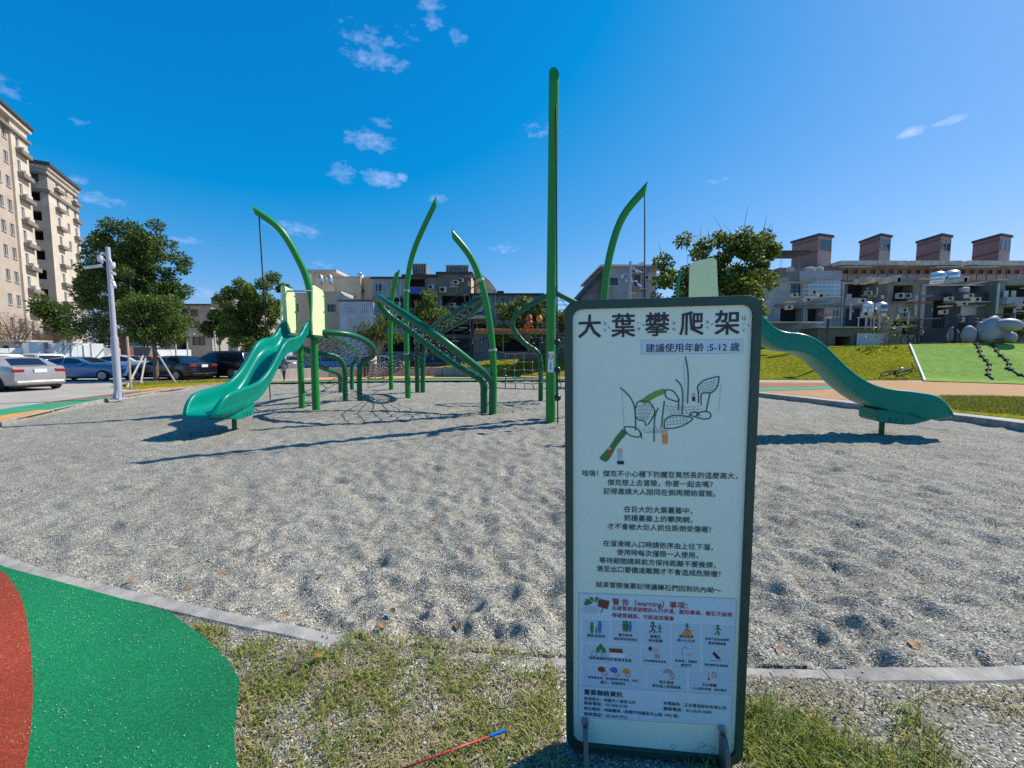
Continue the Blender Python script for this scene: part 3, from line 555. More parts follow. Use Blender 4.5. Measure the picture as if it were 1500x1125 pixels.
# ------------------------------------------------------------------ climbing frame: poles, leaves with nets, slides
def paint(name, col, rough=.32): return mat(name, col, rough, var=.06, vs=4, coat=.05, spec=.3)
M_POLE = paint('bright_green_paint', (.017, .225, .04)); M_LEAFG = paint('deep_green_paint', (.008, .125, .055)); M_TEAL = mat('teal_plastic', (.0, .215, .158), .28, var=.08, vs=3, coat=.0, spec=.2)
M_LIME = mat('pale_lime_panel', (.70, .84, .44), .45, var=.05, vs=3); M_ROPE = mat('black_rope', (.018, .018, .022), .8); M_KNOB = mat('white_connector', (.5, .52, .54), .4)
M_BALL = mat('blue_black_rubber', (.012, .014, .03), .35); M_COLLAR = mat('grey_collar', (.35, .42, .40), .5)
M_STICK = mat('white_sticker', (.78, .80, .80), .5)
def on_pit(p): return Vector((p.x, p.y, -.3))
def pole(name, label, base, pts, r, slant_dir, r_top=None, collars=(), mat_=None, group='curved poles of the climbing frame'):
    b = G(*base); t = thing(name, label, 'pole', (b.x, b.y, 0), group=group)
    path = crom([Vector((b.x, b.y, -.35))] + pts, 10); path = resample(path, 40)
    rs = [r + ((r_top or r) - r) * (i / 39) for i in range(40)]
    m = MB(); m.tube(path, rs, 16, slant=(slant_dir, 1.7)); m.build('shaft', mat_ or M_POLE, t, smooth=40)
    for z in collars:
        i = min(range(39), key=lambda k: abs(path[k].z - z)); d = (path[i + 1] - path[i]).normalized()
        m = MB(); m.tube([path[i] - d * .035, path[i] + d * .035], rs[i] + .022, 16); m.build('collar', M_COLLAR, t, smooth=40)
    return t, path
def rope(label, top, bottom, balls, r=.016):
    t = thing('climbing_rope', label, 'rope', (bottom.x, bottom.y, bottom.z), group='hanging climbing ropes')
    m = MB(); m.tube(resample([top, bottom], 8), r, 6); m.build('cord', M_ROPE, t, smooth=True)
    for z in balls:
        f = (z - top.z) / (bottom.z - top.z); c = top.lerp(bottom, f); m = MB(); m.ball(c, .078, 14, 9); m.build('grip_ball', M_BALL, t, smooth=True)
    return t
# the tall middle pole
e0 = G(807, 613)
tP, path = pole('climbing_pole', 'tallest straight bright green pole, standing just left of the board', (807, 613), [W(806.5, 520, 9.3), W(808, 400, 9.25), W(810, 250, 9.1), W(811.5, 109, 8.75)], .118, Vector((0, 1, 0)), .108)
m = MB(); c = W(803, 530, 9.3); rr_ = .121; a0 = math.atan2(-1, -.25)
vs = []; 
for k in range(7):
    a = a0 - .62 + k * .2067
    for z in (c.z - .24, c.z + .24): vs.append((e0.x + rr_ * math.cos(a), e0.y + rr_ * math.sin(a), z))
m.add(vs, [(2 * k, 2 * k + 2, 2 * k + 3, 2 * k + 1) for k in range(6)]); stk = m.build('warning_sticker', M_STICK, tP, smooth=True)
def onpole(u, z): a = a0 + u / rr_; return (e0.x + (rr_ + .002) * math.cos(a), e0.y + (rr_ + .002) * math.sin(a), z)
m = MB()
for k in range(20):
    p = [onpole(r * math.cos(t), c.z + .12 + r * math.sin(t)) for t, r in ((k * PI / 10, .047), ((k + 1) * PI / 10, .047), ((k + 1) * PI / 10, .061), (k * PI / 10, .061))]; m.add(p, [(0, 1, 2, 3)])
for k in range(5):
    s0, s1 = -.047 + k * .0188, -.047 + (k + 1) * .0188; p = [onpole(s * .707 + d * .005, c.z + .12 - s * .707 + d * .005) for s, d in ((s0, -1), (s1, -1), (s1, 1), (s0, 1))]; m.add(p, [(0, 1, 2, 3)])
m.build('ban_mark', mat('sign_red', (.55, .03, .03), .5), stk, local=True)
m = MB()
for k in range(4):
    z = c.z - .02 - k * .042; m.add([onpole(-.016, z), onpole(.016, z), onpole(.016, z - .03), onpole(-.016, z - .03)], [(0, 1, 2, 3)])
m.build('printed_words', mat('blue_ink', (.03, .08, .25), .5), stk, local=True)
rope('black rope with three grip balls hanging along the tallest pole', W(813.5, 128, 8.9) + Vector((.0, -.1, 0)), G(817, 620) + Vector((0, 0, .0)), [W(815, 502, 9.0).z, W(815.5, 541, 9.0).z, W(816, 580, 9.0).z])
# curved poles
pole('climbing_pole', 'curved green pole whose top leans left over the pale panels of the left slide', (463, 596), [W(461, 540, 11.4), W(459, 470, 11.4), W(452, 418, 11.35), W(437, 380, 11.2), W(410, 336, 10.95), W(371, 307, 10.7)], .108, Vector((-.3, 0, 1)), .085)
rope('black rope with one grip ball hanging from the left pole beside the slide', W(379.5, 318, 10.75), G(396, 585), [W(391, 556, 10.6).z])
pole('climbing_pole', 'tall green pole bending right at its top behind the big leaf net', (598, 580), [W(595, 480, 14.47), W(596, 420, 14.4), W(607, 365, 14.2), W(639, 295, 13.8)], .105, Vector((-.9, 0, .5)), .085, collars=[W(597, 422, 14.4).z, W(598, 521, 14.4).z])
pole('climbing_pole', 'shortest slim green pole rising behind the net bridge, left of the others', (573, 568), [W(572, 500, 18.1), W(574, 440, 18.1), W(582, 398, 17.9)], .105, Vector((1, 0, .3)), .095)
pole('climbing_pole', 'curved green pole leaning left beside the foot of the big leaf', (722, 602), [W(723, 540, 10.56), W(718, 480, 10.56), W(708, 425, 10.5), W(690, 378, 10.4), W(663, 343, 10.2)], .095, Vector((.0, 0, 1)), .08, collars=[W(707, 412, 10.5).z, W(722, 512, 10.5).z])
pole('climbing_pole', 'curved green pole bending right, rising from behind the board', (885, 602), [W(884, 500, 10.5), W(885, 437, 10.5), W(893, 375, 10.4), W(912, 318, 10.25), W(947, 275, 10.0)], .105, Vector((-.2, 0, 1)), .09)
rope('thin black rope hanging from the right curved pole behind the board', W(944.5, 282, 10.05), G(944, 608), [])
# leaves: tube frames on posts with a rope net stretched inside
def net(parent, A, B, nu, nv, r=.0095, sag=0.0, knobs=True, local=True, name='net', skip=()):
    A = resample(A, nu); B = resample(B, nu); m = MB(); pts = []
    for i in range(nu):
        row = []
        for j in range(nv + 1):
            f = j / nv; p = A[i].lerp(B[i], f); w = math.sin(PI * f) * math.sin(PI * i / (nu - 1)) if nu > 1 else 0
            p = p + Vector((random.uniform(-.02, .02), random.uniform(-.02, .02), -sag * w + random.uniform(-.015, .015))) * (1 if 0 < j < nv else 0) ; row.append(p)
        pts.append(row)
    for i in range(nu): m.tube(pts[i], r, 5)
    for j in range(nv + 1):
        if j in skip: continue
        m.tube([pts[i][j] for i in range(nu)], r, 5)
    o = m.build(name, M_ROPE, parent, smooth=True, local=False)
    if knobs:
        k = MB()
        for i in range(1, nu - 1):
            for j in range(1, nv): k.ball(pts[i][j], .023, 6, 4)
        if k.f: stuff(k.build('connectors', M_KNOB, o, smooth=True, local=True))
    return o
def leaf(label, rails, rr=.085, nets=(), name='leaf_climber'):
    b = rails[0][-1]; t = thing(name, label, 'climbing frame', (b.x, b.y, 0), group='leaf shaped net frames')
    paths = []
    for k, R in enumerate(rails):
        p = crom(R, 9); paths.append(p); m = MB(); m.tube(p, rr, 14); m.build('rail', M_LEAFG, t, smooth=True)
    for (a, b_, f0, f1, nu, nv) in nets:
        A, B = resample(paths[a], 40), resample(paths[b_], 40); s = lambda P: P[int(40 * f0):int(40 * f1)]
        net(t, s(A), s(B), nu, nv)
    return t, paths
def down(px, py): g = G(px, py); return [Vector((g.x, g.y, .35)), Vector((g.x, g.y, -.3))]
leaf('long deep green leaf frame with a net, sloping down to two posts in the middle', [
    [W(552, 440, 11.6), W(556, 437, 11.3), W(575, 449, 10.6), W(610, 472, 10.0), W(650, 500, 9.9), W(690, 531, 10.2), W(712, 549, 10.45), W(721, 562, 10.55)] + down(721.5, 602),
    [W(552, 440, 11.6), W(556, 447, 11.9), W(572, 464, 12.1), W(605, 488, 12.1), W(640, 515, 11.8), W(675, 539, 11.3), W(700, 553, 10.9), W(708, 562, 10.8)] + down(709, 600)], .10, [(0, 1, .06, .86, 17, 4)])
leaf('deep green leaf frame slanting up to the right behind the leaning pole', [
    [W(706, 436, 14.6), W(701, 438, 14.3), W(672, 455, 14.6), W(640, 474, 15.4), W(616, 494, 16.3), W(611, 508, 16.7)] + down(611.5, 571.5),
    [W(706, 436, 14.6), W(704, 446, 14.9), W(684, 465, 15.8), W(655, 482, 16.6), W(630, 497, 17.0), W(621, 510, 16.7)] + down(619.5, 572)], .10, [(0, 1, .08, .7, 14, 4)])
leaf('upright leaf frame on two posts behind the tallest pole', [
    [W(813, 428.5, 13.6), W(800, 434, 13.6), W(765, 455, 13.7), W(752, 468, 13.8), W(753, 483, 13.8), W(768, 502, 13.8), W(786, 515, 13.8), W(792, 530, 13.8)] + down(792, 583),
    [W(813, 428.5, 13.6), W(826, 435, 13.6), W(868, 456, 13.7), W(880, 470, 13.8), W(872, 486, 13.8), W(848, 497, 13.8), W(824, 504, 13.8), W(814, 518, 13.8)] + down(813, 583)], .085, [(0, 1, .05, .62, 10, 6)])
leaf('curled low leaf frame joining the left slide platform, nearer one', [
    [W(452, 487.5, 11.4), W(478, 487, 11.6), W(510, 490, 12.1), W(535, 499, 12.8), W(547, 511, 13.4), W(546, 521, 13.8), W(534, 529, 13.9), W(527, 541, 13.8)] + down(527, 583),
    [W(434, 506, 12.3), W(452, 514, 12.7), W(470, 519, 13.1), W(487, 520.5, 13.5), W(499, 528, 13.7), W(505, 542, 13.77)] + down(506, 583)], .088, [(0, 1, .1, .62, 9, 4)])
leaf('curled low leaf frame behind the left slide platform, farther one', [
    [W(470, 487, 12.4), W(492, 496, 14.2), W(510, 506, 15.8), W(522, 515, 17.2), W(524, 522, 17.9), W(518, 531, 18.1), W(515.5, 540, 18.1)] + down(515.5, 568),
    [W(436, 514, 13.0), W(455, 530, 14.2), W(474, 539.5, 15.3), W(492, 545.5, 16.1), W(498, 551, 16.4)] + down(499, 572.5)], .088, [(0, 1, .1, .7, 9, 4)])
def freenet(label, A, B, nu, nv, sag=.1, r=.013):
    c = A[len(A) // 2]; t = thing('climbing_net', label, 'net', (c.x, c.y, 0), group='nets between the poles'); net(t, A, B, nu, nv, r, sag); return t
freenet('low black net slung between the leaning pole and the tallest pole', [W(724, 513, 10.56), W(745, 520, 11.4), W(770, 517, 12.6), W(792, 519, 13.8), W(815, 520, 12.6)], [W(723, 568, 10.7), W(745, 569, 10.7), W(770, 570, 11.0), W(792, 570, 11.3), W(822, 566, 11.6)], 8, 5, .12)
freenet('tall black net hanging from the collar of the leaning pole down to the left', [W(707, 413, 10.5), W(676, 430, 11.2), W(650, 447, 12.0), W(632, 476, 13.0), W(600, 518, 14.4)], [W(721, 513, 10.56), W(690, 520, 11.4), W(660, 530, 12.2), W(632, 536, 13.3), W(601, 540, 14.4)], 7, 5, .05)
freenet('dark dense net bridge between the low leaf posts and the slim pole', [W(530, 524, 13.9), W(545, 530, 15.0), W(560, 527, 16.5), W(572, 519, 18.0), W(594, 517, 14.6)], [W(528, 550, 13.8), W(545, 556, 14.4), W(562, 554, 15.0), W(575, 547, 15.5), W(597, 536, 14.4)], 9, 6, .1, .016)
freenet('small loose net hanging under the slim pole over the gravel', [W(541, 552, 15.6), W(556, 551, 15.8), W(571, 549, 17.9)], [W(539, 568, 15.6), W(556, 567, 15.8), W(571, 558, 17.9)], 3, 2, .12, .012)
freenet('net ladder sloping from the far low leaf to the gravel by the slide post', [W(494, 553, 16.3), W(500, 560, 16.2)], [W(446, 574, 13.6), W(453, 580, 13.4)], 2, 4, .0, .014)
# slides
def make_slide(label, S0, ang):
    t = thing('play_slide', label, 'slide', (S0[0], S0[1], 0), ang, 'teal slides of the climbing frame')
    xs = [0, .22, .49, .70, .92, 1.12, 1.29, 1.55, 1.78, 2.02, 2.27, 2.52, 2.78, 3.0, 3.16, 3.3, 3.42, 3.52, 3.58, 3.61]
    rim = [2.44, 2.32, 2.05, 1.955, 1.93, 1.87, 1.77, 1.51, 1.27, 1.07, .93, .865, .835, .805, .775, .72, .62, .49, .405, .35]
    dep = [.34, .33, .32, .32, .32, .32, .32, .32, .32, .33, .35, .37, .40, .39, .372, .32, .222, .10, .03, .006]
    btm = [.055] * 12 + [.07, .11, .13, .13, .115, .09, .055, .03]; wid = [1] * 15 + [.99, .955, .87, .76, .66]
    X = np.concatenate([np.linspace(0, 2.9, 44, endpoint=False), np.linspace(2.9, 3.61, 26)]); RZ = np.array(crom_f(X, xs, rim)); DZ = np.array([interp(x, xs, dep) for x in X]); FZ = RZ - DZ
    def sect(i):
        x = X[i]; rz, fz = RZ[i], FZ[i]; k = (rz - fz) / .36; bz = fz - interp(x, xs, btm); g = interp(x, xs, wid); e = min(1, (fz - bz) / .1)
        half = [(0, fz), (.12, fz + .004 * k), (.20, fz + .03 * k), (.245, fz + .10 * k), (.265, fz + .20 * k), (.278, rz - .035 * k), (.298, rz - .008 * k), (.325, rz), (.352, rz - .012 * e), (.372, rz - .035 * e - .01 * k), (.375, rz - .05 * e - .04 * k),
                (.362, rz - .055 * e - .05 * k), (.368, rz - .055 * e - .095 * k), (.356, rz - .055 * e - .115 * k), (.362, rz - .06 * e - .16 * k), (.349, rz - .06 * e - .18 * k), (.355, rz - .06 * e - .23 * k), (.335, bz + .045 * e), (.27, bz + .012 * e), (0, bz)]
        return [(x, y * g, z) for y, z in half] + [(x, -y * g, z) for y, z in half[-2:0:-1]]
    m = MB(); V = []; k = len(sect(0))
    for i in range(len(X)): V += sect(i)
    fs = [(i * k + j, (i + 1) * k + j, (i + 1) * k + (j + 1) % k, i * k + (j + 1) % k) for i in range(len(X) - 1) for j in range(k)] + [tuple(range(k)), tuple(range((len(X) - 1) * k, len(X) * k))[::-1]]
    m.add(V, fs); m.build('chute', M_TEAL, t, smooth=60, local=True)
    m = MB(); zz = lambda x: interp(x, [2.3, 2.6, 2.95], [.50, .44, .38]); V = []
    for x, b0, w in ((2.36, .26, .27), (2.42, .21, .30), (2.80, .18, .31), (2.95, .19, .30), (3.25, .27, .24)): V += [(x, -w, b0), (x, w, b0), (x, w, .46 if x < 2.9 else .38), (x, -w, .46 if x < 2.9 else .38)]
    m.add(V, [(4 * i + j, 4 * i + 4 + j, 4 * i + 4 + (j + 1) % 4, 4 * i + (j + 1) % 4) for i in range(4) for j in range(4)] + [(0, 1, 2, 3), (19, 18, 17, 16)])
    sk = m.build('skirt', M_TEAL, t, local=True, bevel=.015)
    for y in (-.308, .308):
        for x in (2.56, 2.66, 2.76): m = MB(); m.box((x, y, .26), (.022, .012, .09)); m.build('slot', M_LEAFG, sk, local=True)
    m = MB(); m.cyl((2.62, 0, -.4), (2.62, 0, .30), .045, 12); m.build('foot_post', M_LEAFG, t, smooth=40, local=True)
    return t
def crom_f(X, xs, ys):
    d = np.gradient(ys, xs); out = []
    for x in X:
        i = min(max(np.searchsorted(xs, x) - 1, 0), len(xs) - 2); h = xs[i + 1] - xs[i]; t = (x - xs[i]) / h
        out.append((2 * t ** 3 - 3 * t * t + 1) * ys[i] + (t ** 3 - 2 * t * t + t) * h * d[i] + (-2 * t ** 3 + 3 * t * t) * ys[i + 1] + (t ** 3 - t * t) * h * d[i + 1])
    return out
make_slide('sunlit teal slide coming down toward the camera on the left', (-5.9, 10.95), -PI / 2)
make_slide('teal slide seen from its shaded side on the right of the board', (4.75, 8.28), math.atan2(-.68, 3.3))
def tower(label, cx, cy, ang, posts, sides=(-1, 1), back=0.0):
    t = thing('slide_tower', label, 'platform', (cx, cy, 0), ang, 'slide entrance platforms')
    m = MB(); m.box((-.42 - back / 2, 0, 2.02), (.9 + back, .95, .07)); m.build('platform', M_LEAFG, t, local=True, bevel=.01)
    for s in sides:
        P = [(-.66, 2.02), (-.68, 3.25), (-.60, 3.36), (-.12, 3.42), (-.04, 3.36), (.0, 2.9), (.05, 2.5), (.05, 2.05)]; y = s * .42; P = [(x * (1 if not back else .78) - back, z) for x, z in P]
        m = MB(); n = len(P); m.add([(x, y - .022, z) for x, z in P] + [(x, y + .022, z) for x, z in P], [tuple(range(n)), tuple(range(n, 2 * n))[::-1]] + [((i + 1) % n, i, i + n, (i + 1) % n + n) for i in range(n)])
        m.build('side_panel', M_LIME, t, local=True, bevel=.006)
        m = MB(); m.tube(crom([(-.72 - back, y, 2.0), (-.74 - back, y, 2.8), (-.70 - back, y, 3.2)], 5), .03, 8); m.build('edge_bar', M_POLE, t, smooth=True, local=True)
        for z in (2.2, 2.75, 3.2): m = MB(); m.cyl((-.64 - back, y - s * .05, z), (-.64 - back, y + s * .05, z), .022, 8); m.build('bolt', M_LEAFG, t, local=True)
    if len(sides) > 1: m = MB(); m.tube([(-.25, -.42, 3.28), (-.25, .42, 3.28)], .025, 8); m.build('cross_bar', M_COLLAR, t, smooth=True, local=True)
    for x, y in posts: m = MB(); m.cyl((x, y, -.35), (x, y, 2.0), .085, 14); m.build('post', M_POLE, t, smooth=40, local=True)
    return t
tower('left slide platform with pale lime side panels', -5.9, 10.98, -PI / 2, [(-.75, -.36)])
tr = tower('right slide platform with one pale lime panel showing above the board', 4.73, 8.28, math.atan2(-.68, 3.3), [(-.75, -.36), (-.75, .36), (-.1, .38)], (-1,), .58)
# ------------------------------------------------------------------ low wall, turf slope, trees
def on_mound(px, py):
    d = ray(px, py); Y = 18.0
    while Y < 60:
        p = EYE + d * (Y / d.y)
        if p.z <= mound_z(p.x, p.y) + .015: return p
        Y += .03
    return EYE + d * (28 / d.y)
M_CONC = mat('wall_concrete', (.36, .32, .275), .9, var=.18, vs=2.5, bump=.2, bs=30, detail=8)
def low_wall():
    pts = crom([G(352, 560), G(400, 556.5), G(470, 553), G(560, 551.2), G(640, 550.6), G(724, 551.2)], 8); P = resample(pts, 19)
    t = thing('low_wall', 'low curved wall of concrete blocks between the orange path and the parked cars', 'wall', P[9])
    for a, b in zip(P, P[1:]):
        d = (b - a).normalized(); n = Vector((-d.y, d.x, 0)); c = (a + b) / 2 + n * .2; L_ = (b - a).length
        m = MB(); m.box((c.x, c.y, .29 + random.uniform(-.01, .01)), (L_ - .03, .4, .66), math.atan2(d.y, d.x)); m.build('block', M_CONC, t, bevel=.02)
low_wall()
def turf():
    n, k = 26, 14; V = []
    for i in range(n):
        f = i / (n - 1); xb = 1356 + (1760 - 1356) * f; xt = 1334 + (1720 - 1334) * f
        for j in range(k):
            g = j / (k - 1); px = xb + (xt - xb) * g; py = (558.5 + 6 * min(1, f * 2.2)) + (505.2 - 558.5 - 6 * min(1, f * 2.2)) * g
            p = on_mound(px, py); V.append((p.x, p.y, p.z + .03))
    I = np.arange(n * k).reshape(n, k); Fq = np.stack([I[:-1, :-1], I[1:, :-1], I[1:, 1:], I[:-1, 1:]], -1).reshape(-1, 4)
    structure(link('turf_slope', npmesh('turf_slope', V, Fq, M_TURF, True)))
    edge = [Vector(V[j]) + Vector((-.05, 0, .0)) for j in range(k)]; m = MB(); m.tube(edge, .07, 6); tag(m.build('edge_strip', mat('white_edge', (.6, .62, .6), .6)), 'white edging strip along the left side of the artificial turf slope', 'edging')
turf()
def knot_rope(label, pts):
    P = [on_mound(*p) + Vector((0, 0, .07)) for p in pts]; t = thing('knotted_rope', label, 'rope', P[-1], group='knotted ropes on the turf slope')
    C = crom(P, 6); m = MB(); m.tube(C, .045, 6); m.build('cord', M_ROPE, t, smooth=True)
    for p in P[:-1]:
        m = MB(); m.ball(p, .10, 8, 5, (1.7, 1, .8)); m.build('knot', M_ROPE, t, smooth=True)
knot_rope('left knotted black rope lying down the green turf slope', [(1430.5, 506), (1433, 510), (1435, 516), (1438, 523), (1444, 529), (1449, 535.5), (1448, 543), (1447, 550), (1455, 557)])
knot_rope('right knotted black rope lying down the green turf slope', [(1453, 506), (1457, 509), (1460, 515), (1466, 522), (1474, 528.5), (1478, 535), (1476, 541), (1481, 543), (1494, 550.5), (1512, 556)])
# trees
M_BARK = mat('bark', (.16, .115, .08), .9, var=.3, vs=8, bump=.5, bs=30); M_TWIG = mat('pale_twig', (.30, .25, .20), .9, var=.2, vs=8)
L_DARK = leafmat('dark_leaves', (.024, .055, .010), (.055, .11, .02), (.13, .20, .045), .42); L_MID = leafmat('mid_leaves', (.04, .082, .012), (.085, .155, .025), (.19, .26, .05), .42)
L_YEL = leafmat('glossy_yellow_leaves', (.022, .05, .008), (.07, .125, .018), (.22, .25, .035), .34); L_CON = leafmat('conifer_needles', (.010, .026, .012), (.02, .048, .018), (.045, .075, .022), .15)
L_BROWN = leafmat('brown_twigs', (.07, .045, .03), (.11, .075, .05), (.15, .11, .08), .1)
def leaves(cl, n, size, rg, asp=.55, flat_=0.0):
    """n leaf quads scattered through clumps cl = [(centre, radius)], each leaf folded along its rib"""
    w = np.array([r ** 2.2 for c, r in cl]); idx = rg.choice(len(cl), n, p=w / w.sum()); C = np.array([tuple(c) for c, r in cl])[idx]; R = np.array([r for c, r in cl])[idx]
    d = rg.normal(size=(n, 3)); d /= np.linalg.norm(d, axis=1)[:, None]; rad = R * rg.random(n) ** .42; P = C + d * rad[:, None] * np.array([1, 1, .8])
    a = rg.normal(size=(n, 3)) + d * .9 + np.array([0, 0, -.35]); a[:, 2] *= (1 - flat_); a /= np.linalg.norm(a, axis=1)[:, None]
    b = np.cross(a, rg.normal(size=(n, 3))); b /= np.linalg.norm(b, axis=1)[:, None]; c = np.cross(a, b)
    s = size * rg.uniform(.6, 1.25, n)[:, None]
    V = np.stack([P, P + a * s * .5 + b * s * asp * .5 + c * s * .1, P + a * s, P + a * s * .5 - b * s * asp * .5 + c * s * .1], 1).reshape(-1, 3)
    return V, np.arange(n * 4).reshape(n, 4)
def tree(name, label, base, blobs, n, size, lm, seed, trunk_r=.14, fork=None, twigs=0, bark=None, clump=.55, asp=.55, nclump=60, stems=1, group=None):
    rg = np.random.default_rng(seed); rn = random.Random(seed); t = thing(name, label, 'tree', base, group=group); base = Vector(base)
    cl = []
    vol = sum(b[1][0] * b[1][1] * b[1][2] for b in blobs)
    for c, r in blobs:
        k = max(4, int(nclump * r[0] * r[1] * r[2] / vol))
        for i in range(k):
            d = Vector(rg.normal(size=3)).normalized() * (rn.random() ** .38); cl.append((Vector(c) + Vector((d.x * r[0], d.y * r[1], d.z * r[2])), clump * rn.uniform(.65, 1.25)))
    V, Fq = leaves(cl, n, size, rg, asp); o = link('crown', npmesh('crown', V, Fq, lm), t); o.location = -t.location
    m = MB(); top = sum((Vector(b[0]) for b in blobs), Vector()) / len(blobs); fz = fork if fork is not None else base.z + (top.z - base.z) * .5
    for s in range(stems):
        off = Vector((rn.uniform(-.2, .2), rn.uniform(-.2, .2), 0)) * (stems > 1)
        fk = Vector((base.x + (top.x - base.x) * .35, base.y, fz)) + off * 3
        m.tube(crom([base + off + Vector((0, 0, -.2)), base.lerp(fk, .5) + off + Vector((rn.uniform(-.06, .06), 0, 0)), fk], 5), [trunk_r * (1.15 - .35 * i / 10) for i in range(11)], 9)
        for c, r in rn.sample(cl, min(len(cl), 16)):
            mid = fk.lerp(c, .5) + Vector((0, 0, .12 * (c - fk).length * rn.uniform(-.4, 1))); q = crom([fk, mid, c], 4); k = len(q); m.tube(q, [trunk_r * .5 * (1 - .85 * i / (k - 1)) for i in range(k)], 5)
    tr = m.build('trunk', bark or M_BARK, t, smooth=True)
    if twigs:
        m = MB()
        for _ in range(twigs):
            c, r = rn.choice([x for x in cl if x[0].z > top.z]); d = Vector((rn.uniform(-.6, .6), rn.uniform(-.4, .4), rn.uniform(.7, 1.3))).normalized(); L_ = rn.uniform(.7, 1.5)
            m.tube([c, c + d * L_ * .6, c + d * L_ + Vector((rn.uniform(-.1, .1), 0, 0))], [.022, .016, .009], 4)
        m.build('twigs', M_TWIG, t)
    return t
def blob(px, py, Y, rx, ry, rd=None): c = W(px, py, Y); k = Y / F; return (c, (rx * k, (rd or rx) * k, ry * k))
def base_at(px, Y): return (W(px, 520, Y).x, Y, 0)
tree('broadleaf_tree', 'tall dark spreading tree behind the camera pole, tallest on the left', base_at(196, 37), [blob(155, 388, 37, 30, 38), blob(200, 364, 37, 42, 32), blob(245, 375, 37, 24, 28), blob(190, 420, 37, 60, 40), blob(250, 425, 37, 14, 18), blob(225, 345, 36, 26, 18)], 30000, .27, L_DARK, 3, .22, clump=.75, nclump=110, twigs=10)
tree('conifer_tree', 'layered dark conifer left of the tall spreading tree', base_at(140, 42), [blob(146, 468, 42, 36, 24), blob(132, 442, 42, 24, 12), blob(122, 424, 42, 18, 4), blob(160, 498, 42, 34, 14), blob(258, 455, 40, 12, 10)], 10000, .32, L_CON, 4, .2, clump=.8, asp=.25, nclump=60)
tree('round_tree', 'dark green round bushy tree at the foot of the apartment towers', base_at(80, 48), [blob(80, 452, 48, 18, 17), blob(90, 482, 48, 18, 14)], 6500, .3, L_DARK, 5, .2, clump=.9, nclump=30)
for i, (px, py, rx, ry) in enumerate(((22, 492, 36, 30), (75, 500, 28, 22))):
    tree('bare_tree', ('leafless brown twiggy tree at the far left edge', 'leafless brown twiggy tree right of the far left one')[i], base_at(px, 44), [blob(px, py, 44, rx, ry)], 5200, .42, L_BROWN, 6 + i, .18, clump=.9, asp=.06, nclump=26)
st = tree('staked_tree', 'young bushy tree propped by three pale stakes on the lawn strip', G(229, 558), [blob(222, 468, 22.9, 44, 32), blob(200, 490, 22.9, 26, 18), blob(245, 488, 22.9, 20, 18), blob(228, 446, 22.9, 26, 16)], 16000, .15, L_MID, 9, .12, fork=2.2, clump=.42, nclump=70)
M_STAKE = mat('pale_wood_stake', (.40, .33, .28), .8, var=.15, vs=6)
for a, b in (((184, 568), (214, 512)), ((205, 563), (216, 508)), ((259, 561), (225, 508)), ((192, 569), (186, 493))):
    g = G(*a); m = MB(); m.cyl((g.x, g.y, -.1), W(b[0], b[1], 22.9 if b[0] > 190 else g.y), .045, 7); o = m.build('stake', M_STAKE, st, smooth=40); o.location = -st.location
tree('round_tree', 'full leafy tree behind the left slide, in front of the grey block', base_at(372, 33), [blob(385, 430, 33, 32, 30), blob(350, 470, 33, 28, 30), blob(392, 478, 33, 26, 34), blob(370, 500, 33, 30, 16), blob(355, 440, 33, 26, 22)], 24000, .21, L_MID, 10, .16, clump=.5, nclump=90)
tree('round_tree', 'small dark tree just left of the full leafy tree behind the slide', base_at(322, 40), [blob(322, 478, 40, 17, 18), blob(318, 466, 40, 12, 10)], 5500, .23, L_DARK, 11, .1, clump=.5, nclump=24)
tree('shrub_tree', 'small multi-stemmed tree with pale stems before the pale metal house', base_at(553, 30), [blob(553, 482, 30, 28, 20), blob(540, 492, 30, 20, 12), blob(572, 490, 30, 14, 14)], 4200, .15, L_YEL, 12, .05, clump=.35, nclump=46, stems=4, bark=M_TWIG, twigs=12, fork=1.4)
tree('shrub_tree', 'dark narrow tree in front of the dark house with the roof slab', base_at(624, 37), [blob(624, 440, 37, 18, 18), blob(632, 462, 37, 26, 20), blob(610, 470, 37, 16, 14)], 4800, .22, L_MID, 13, .1, clump=.5, nclump=36)
tree('shrub_tree', 'broad large-leaved tree hiding the house behind the upright leaf frame', base_at(775, 31), [blob(770, 470, 31, 40, 26), blob(735, 480, 31, 26, 22), blob(808, 468, 31, 30, 32), blob(765, 450, 31, 36, 14)], 7500, .24, L_YEL, 14, .1, clump=.45, nclump=60, asp=.6)
tree('broadleaf_tree', 'large glossy yellow-green tree behind the top right of the board', base_at(1050, 22), [blob(1000, 420, 22, 40, 32), blob(1060, 385, 22, 46, 36), blob(1100, 410, 22, 36, 40), blob(1050, 430, 22, 74, 36), blob(1110, 450, 22, 24, 26), blob(1020, 368, 22, 28, 22), blob(1105, 358, 22, 26, 20), blob(1122, 400, 22, 26, 36), blob(1062, 352, 22, 30, 18), blob(985, 400, 22, 26, 24)], 19000, .22, L_YEL, 15, .2, clump=.42, nclump=150, asp=.6, twigs=34, fork=3.0)
tree('bare_tree', 'small bare pale-branched tree in front of the tank stand on the right', base_at(1297, 29), [blob(1297, 478, 29, 26, 18)], 160, .2, L_YEL, 16, .07, clump=.4, nclump=18, twigs=26, bark=M_TWIG, fork=2.4)
tree('round_tree', 'pale bush at the right edge behind the grey stones', base_at(1492, 33), [blob(1490, 480, 33, 12, 12)], 1500, .16, L_MID, 17, .06, clump=.3, nclump=14)
